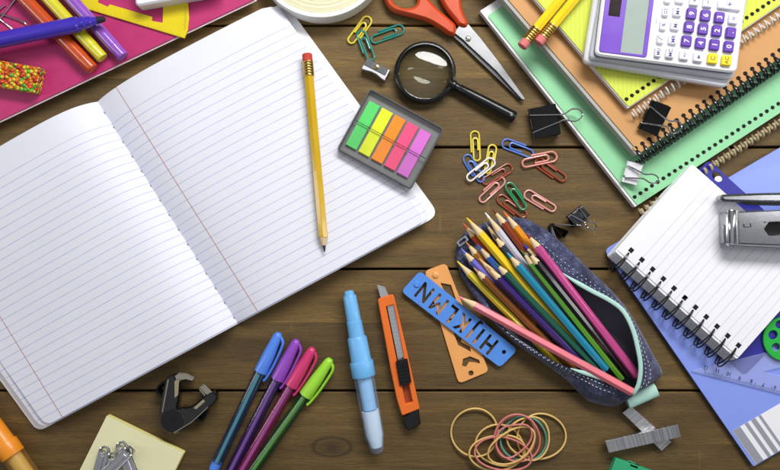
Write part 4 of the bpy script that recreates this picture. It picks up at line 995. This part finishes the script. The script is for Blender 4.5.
# ================================================================== sticky notes and steel clips
sn = thing('sticky_notes', 'pad of pale yellow sticky notes at the bottom edge', 'sticky notes', at(120, 460, 0))
q = [(107, 416), (183.5, 453), (146, 530), (69, 492)]
for k in range(5):
    mb = MB(); z0 = .2+k*1.7; j = [(x+random.uniform(-.5, .5), y+random.uniform(-.5, .5)) for x, y in q]
    plate(mb, P2(j, 8), z0, z0+1.65, bev=.1); link('note_layer', mb, card(((236, 226, 150), (228, 218, 138))[k % 2] if k < 4 else (232, 228, 184), .65, 'note_yellow%d' % (k if k > 2 else k % 2), .6, .03), sn)
STC = metal((222, 222, 226), .30, 'clip_steel', 1.0)
def steel_clip(label, a, b, Wd, z, tilt=0.0):
    A = at(*a, z); B = at(*b, z); L = (B-A).length; t = thing('steel_clip', label, 'steel clip', A, 'steel clips on the sticky notes')
    M = Matrix.Translation(A) @ Matrix.Rotation(math.atan2(B.y-A.y, B.x-A.x), 4, 'Z') @ Matrix.Rotation(tilt, 4, 'Y')
    for s, nm in ((0, 'lower_blade'), (1, 'upper_blade')):
        mb = MB(); o_ = roundpoly([(0, -Wd*.34), (6, -Wd/2), (L, -Wd/2+.4*s), (L, Wd/2-.4*s), (6, Wd/2), (0, Wd*.34)], [3, 2, 0, 0, 2, 3], 5)
        plate(mb, o_, s*3.2-.4, s*3.2+.3, [circ(4.2, 0, Wd*.30, 16)], .12)
        if s: plate(mb, [(9, -Wd*.16), (L, -Wd*.16), (L, Wd*.16), (9, Wd*.16)], 3.5, 4.3, bev=.35)
        mb.xf(M); link(nm, mb, STC, t)
    mb = MB(); tube(mb, [M @ Vector((4.2+Wd*.40*math.cos(x), Wd*.42*math.sin(x), 3.6)) for x in [R(70)+R(220)*i/14 for i in range(15)]], .9, 8); link('bent_eye', mb, CHROME, t)
    mb = MB()
    for y in (-Wd*.47, Wd*.47): tube(mb, [M @ Vector((7, y, 3.3)), M @ Vector((L, y, 3.3))], .55, 6)
    link('folded_edge', mb, CHROME, t)
steel_clip('steel clip leftmost of the four on the sticky notes', (106.5, 446), (95, 488), 10.5, 9.5)
steel_clip('steel clip with the highest eye, in the middle of the sticky notes', (121, 441.5), (138, 486), 11, 9.5)
steel_clip('steel clip lying on top, slanting down to the left', (133, 447.5), (97, 483), 10.5, 14.5)
steel_clip('steel clip mostly hidden under the slanting one', (113.5, 452), (113, 488), 10, 9.2)

# ================================================================== rubber bands
def band(label, cx, cy, rx, ry, rot, z, rgb, wob=.06, r=.98, seed=1):
    rnd = random.Random(seed); ph = [rnd.uniform(0, 6.28) for _ in range(4)]; pts = []
    for i in range(56):
        a = 2*PI*i/56; k = 1 + wob*math.sin(2*a+ph[0]) + wob*.6*math.sin(3*a+ph[1])
        x, y = rx*k*math.cos(a), ry*k*math.sin(a); x, y = x*math.cos(rot)-y*math.sin(rot), x*math.sin(rot)+y*math.cos(rot)
        pts.append(at(cx+x, cy+y, z + 1.2*math.sin(2*a+ph[2]) + 0.6*math.sin(3*a+ph[3])))
    mb = MB(); tube(mb, pts, r, 8, True, sq=1.25); o = link('rubber_band', mb, plastic(rgb, .5, .06, .00004, 'rubber_band', .35), org=at(cx, cy, 0)); tag(o, label, 'rubber band', 'heap of rubber bands')
YB, PB, TB = (222, 186, 112), (208, 124, 118), (92, 164, 150)
band('yellow rubber band leftmost of the heap, a big open loop', 474.8, 432.5, 23.2, 24.3, .2, 3.2, YB, .02, seed=1)
band('yellow rubber band in the middle with a flattened top', 500, 445.5, 24.8, 20, .1, 3.4, YB, .05, seed=2)
band('yellow rubber band lowest of the heap, paired with the low pink one', 497.5, 452.5, 27, 18.2, -.12, 5.6, YB, .04, seed=3)
band('pink rubber band lowest of the heap', 503, 454, 27.6, 17, .15, 7.8, PB, .04, seed=4)
band('pink rubber band behind the teal one, upright oval', 515.5, 437.5, 20.2, 22.6, .1, 5.4, PB, .03, seed=5)
band('thick pink rubber band set just outside its twin', 517.2, 438.2, 23.2, 23.0, -.25, 7.8, PB, .03, seed=6)
band('teal rubber band, only green one in the heap', 523.6, 438.8, 22, 23, .5, 3.2, TB, .04, seed=7)
band('yellow rubber band folded inside the rightmost loop', 529, 438, 19.5, 23, .55, 5.8, YB, .09, seed=8)
band('yellow rubber band crossing the middle of the heap at a slant', 512, 446, 25, 15.5, -.45, 9.8, YB, .07, seed=11)
band('pink rubber band small and twisted inside the pink pair', 513, 440, 15, 19, .5, 9.6, PB, .12, seed=12)
band('yellow rubber band rightmost of the heap, a big open loop', 541, 436.5, 23.5, 23.5, .4, 3.2, YB, .04, seed=9)

# ================================================================== staple strips
def staple_strip(label, quad, z0, h, n):
    t = thing('staple_strip', label, 'staples', at(*quad[0], z0), 'strips of staples'); SM_ = metal((214, 214, 216), .34, 'staple_wire', 1.2); S2 = metal((190, 190, 192), .36, 'staple_wire_dark', 1.2); S3 = metal((230, 230, 232), .32, 'staple_wire_light', 1.2)
    mbs = [MB(), MB(), MB()]; a, b, c, d = quad; rnd = random.Random(3)
    for k in range(n):
        u0, u1 = k/n+.0002, (k+1)/n-.0002; mb = mbs[rnd.choice((0, 0, 1, 2))]; dz = rnd.uniform(-.05, .05)
        plate(mb, P2([lerp(a, b, u0), lerp(d, c, u0), lerp(d, c, u1), lerp(a, b, u1)], z0+h), z0+h-1.1, z0+h+dz, bev=.14)
        for e, f in ((.0, .07), (.93, 1)):
            plate(mb, P2([lerp(lerp(a, d, e), lerp(b, c, e), u0), lerp(lerp(a, d, f), lerp(b, c, f), u0), lerp(lerp(a, d, f), lerp(b, c, f), u1), lerp(lerp(a, d, e), lerp(b, c, e), u1)], z0+h), z0, z0+h-1.05, bev=.1)
    mb = MB()
    vs, fs, ms = [], [], []
    for i, m in enumerate(mbs):
        o = len(mb.v); mb.v += m.v; mb.f += [tuple(q+o for q in f) for f in m.f]; mb.m += [i]*len(m.f)
    link('staple_row', mb, [SM_, S2, S3], t)
staple_strip('upper steel strip of staples lying across the other', [(605.3, 441.3), (678, 425), (681, 437), (609, 452.8)], 6.6, 6, 62)
staple_strip('lower steel strip of staples sticking out below the mint tab', [(622.6, 412.8), (631, 406), (671.4, 442), (661.8, 451)][0:1] + [(661.8, 451), (671.4, 442), (631, 406)], .3, 6, 48)
ge = thing('sharpener_box', 'corner of a green plastic box with a slot at the bottom edge', 'box', at(625, 475, 0))
mb = MB(); q = P2([(616, 458.3), (668, 477.5), (650, 525), (598, 506)], 9)
plate(mb, roundpoly(q, 1), .2, 9, [P2([(631.5, 463.5), (638, 466), (637.2, 468), (630.7, 465.5)], 9)], .5); link('body', mb, plastic((52, 166, 116), .35, .05, .00002, 'jade_plastic'), ge)
mb = MB(); plate(mb, P2([(630, 462.5), (640, 466), (639, 469), (629, 465.5)], 8), 5.0, 6, bev=0); link('slot', mb, plastic((14, 18, 18), .8, name='slot_dark'), ge)

# ================================================================== pink folder and what lies on it
ZF = 14
pf = thing('pink_folder', 'raspberry pink folder with pale edge, under the markers', 'folder', at(80, 30, 0))
e0, e1 = (-40, 139.5), (256, -1); nrm = unit((e1[0]-e0[0], e1[1]-e0[1])); back = (nrm[1], -nrm[0]); back = back if back[1] < 0 else (-back[0], -back[1])
fq = [e0, e1, pxd(e1, back, 190), pxd(e0, back, 190)]
mb = MB(); plate(mb, P2(roundpoly(fq, 3), ZF), ZF-1.6, ZF, bev=.4); link('front_cover', mb, plastic((188, 48, 110), .40, .08, .00008, 'raspberry_plastic', .5, 0, 300), pf)
mb = MB(); ib = [pxd(p, back, -2.0) for p in (e0, e1)] + fq[2:]; plate(mb, P2(ib, ZF-2), ZF-2.6, ZF-1.65, bev=.1); link('pale_edge', mb, card((232, 218, 222), .6, 'pale_edge'), pf)
mb = MB(); ib = [pxd(pxd(p, back, 7), nrm, s) for p, s in ((e0, 4), (e1, -4))] + fq[2:]; plate(mb, P2(ib, ZF-3), .3, ZF-2.7, bev=.3); link('sheets', mb, card((214, 200, 206), .7, 'folder_sheets'), pf)
def marker(label, a, b, z, r, rgb, tipstyle=None, group='markers on the pink folder'):
    A = at(*a, z); B = at(*b, z); L = (B-A).length; t = thing('marker', label, 'marker', B, group); M_ = plastic(rgb, .22, .05, .00001, 'marker_plastic', .5, .4)
    if tipstyle is None:
        mb = MB(); rod(mb, A, B, [(0, r), (L-14, r), (L-13.8, r*.96), (L-2.2, r*.95), (L-1, r*.92), (L-.2, r*.84), (L, r*.5)], 32); link('barrel', mb, M_, t, sharp=40)
    else:
        mb = MB(); rod(mb, A, B, [(0, r), (L-27, r), (L-25.5, r*.8), (L-24, r*.78), (L-20, r*.86), (L-19, r*.70), (L-14, r*.68), (L-13, r*.56), (L-8, r*.46)], 14); link('barrel', mb, M_, t, sharp=30)
        mb = MB(); rod(mb, A, B, [(L-8.2, r*.45), (L-6, r*.44), (L-1.5, r*.36), (L, r*.14)], 18); link('felt_tip', mb, plastic((28, 26, 42), .7, .1, .00006, 'felt'), t)
marker('burnt orange marker lying under the open blue one', (-30, -58), (93, 69.5), ZF+6.6, 6.5, (196, 76, 28))
marker('yellow marker between the orange and the purple ones', (-10, -65), (103, 58.5), ZF+6.2, 6.1, (214, 206, 46))
marker('purple marker nearest the yellow protractor', (18, -60), (123.5, 57), ZF+6.2, 6.1, (146, 86, 190))
marker('uncapped blue violet marker lying across the other three', (-90, 58.5), (105.5, 18.6), ZF+20, 7.6, (66, 48, 180), True)
pr = thing('protractor', 'yellow translucent plastic protractor on the pink folder', 'protractor', at(140, 10, ZF))
mb = MB(); o_ = [(70, -7), (88, 9.3), (184.5, 38.3), (187.5, 30), (188.8, 18), (188, 4), (183, -14), (160, -16), (163, 6.7), (162.3, 22.6), (151.6, 20.8), (152, 16.6), (109.5, 4.2), (107.5, 6.6), (97.5, 2.2), (99, -10)]
plate(mb, roundpoly(P2(o_, ZF+2.3), .6, 2), ZF+.15, ZF+2.3, bev=.4); link('plate', mb, clear((236, 214, 36), .86, .15, 'yellow_clear', .5), pr)
mb = MB()
for k in range(26):
    b = lerp((186.3, 29), (187.2, 6), k/25); s0 = len(mb.v); M = Matrix.Translation(at(*b, ZF+2.36)) @ Matrix.Rotation(R(182), 4, 'Z'); ln = 4 if k % 5 == 0 else 2
    plate(mb, [(.2, -.1), (.2+ln, -.1), (.2+ln, .1), (.2, .1)], -.02, .02, bev=0); mb.xf(M, s0)
for k in range(40):
    b = lerp((92, 9.7), (180, 36.2), k/39); s0 = len(mb.v); M = Matrix.Translation(at(*b, ZF+2.36)) @ Matrix.Rotation(ang_px((88, 9), (184, 38))+PI/2, 4, 'Z'); ln = 3 if k % 5 == 0 else 1.5
    plate(mb, [(.2, -.1), (.2+ln, -.1), (.2+ln, .1), (.2, .1)], -.02, .02, bev=0); mb.xf(M, s0)
link('scale_print', mb, plastic((150, 120, 20), .5, name='scale_brown'), pr)
we = thing('white_eraser', 'large white eraser block at the top edge on the pink folder', 'eraser', at(165, -5, ZF))
mb = MB(); plate(mb, roundpoly(P2([(131.5, -30), (135.5, 6), (199, -5), (222, -12), (214, -44)], 32), [2, 4, 3, 3, 3]), ZF+.2, 32, bev=1.6)
link('block', mb, plastic((236, 236, 240), .6, .03, .00006, 'white_rubber', .3), we)
g = G('bead_mix'); vo = g.n('ShaderNodeTexVoronoi'); g.put(vo.inputs['Vector'], g.coords()); vo.inputs['Scale'].default_value = 300
rv = g.sep(vo.outputs['Color'])[0]
rp = g.ramp(rv, [(0, lin((226, 92, 30))), (.24, lin((236, 132, 34))), (.42, lin((230, 208, 44))), (.62, lin((92, 190, 58))), (.76, lin((216, 62, 50))), (.90, lin((238, 190, 60)))])
for nd in g.t.nodes:
    if nd.type == 'VALTORGB': nd.color_ramp.interpolation = 'CONSTANT'
g.set(color=rp, rough=.35, coat=.2); g.bump(g.m('SUBTRACT', 1.0, g.m('MULTIPLY', g.m('MULTIPLY', vo.outputs['Distance'], vo.outputs['Distance']), 1.8)), .003)
be = tag(link('bead_eraser', plate(MB(), roundpoly(P2([(-30, 55), (40.5, 67.5), (34.5, 93), (-36, 81)], ZF+13), 2), ZF+.2, ZF+13, bev=1.2), g.mat, org=at(5, 72, ZF)), 'block of orange, yellow and green beads on the pink folder', 'eraser')
wc = thing('butterfly_clip', 'large crossed silver wire paper clip above the blue marker', 'paper clip', at(8, 20, ZF))
mb = MB()
for pts in ([(-14, 36), (0, 19.2), (14, 1), (20, -8), (6, -16), (-18, 4), (0, 13.5), (25, 22.5), (26, 29)], [(-12, 9), (0, 19), (14, 31.5), (4, 40), (-16, 42)], [(-10, 20), (0, 9), (5.5, 5)]):
    tube(mb, smoothloop([at(x, y, ZF+1.3+.5*(i % 2)) for i, (x, y) in enumerate(pts)], 3, False), .85, 8)
link('bent_wire', mb, CHROME, wc)
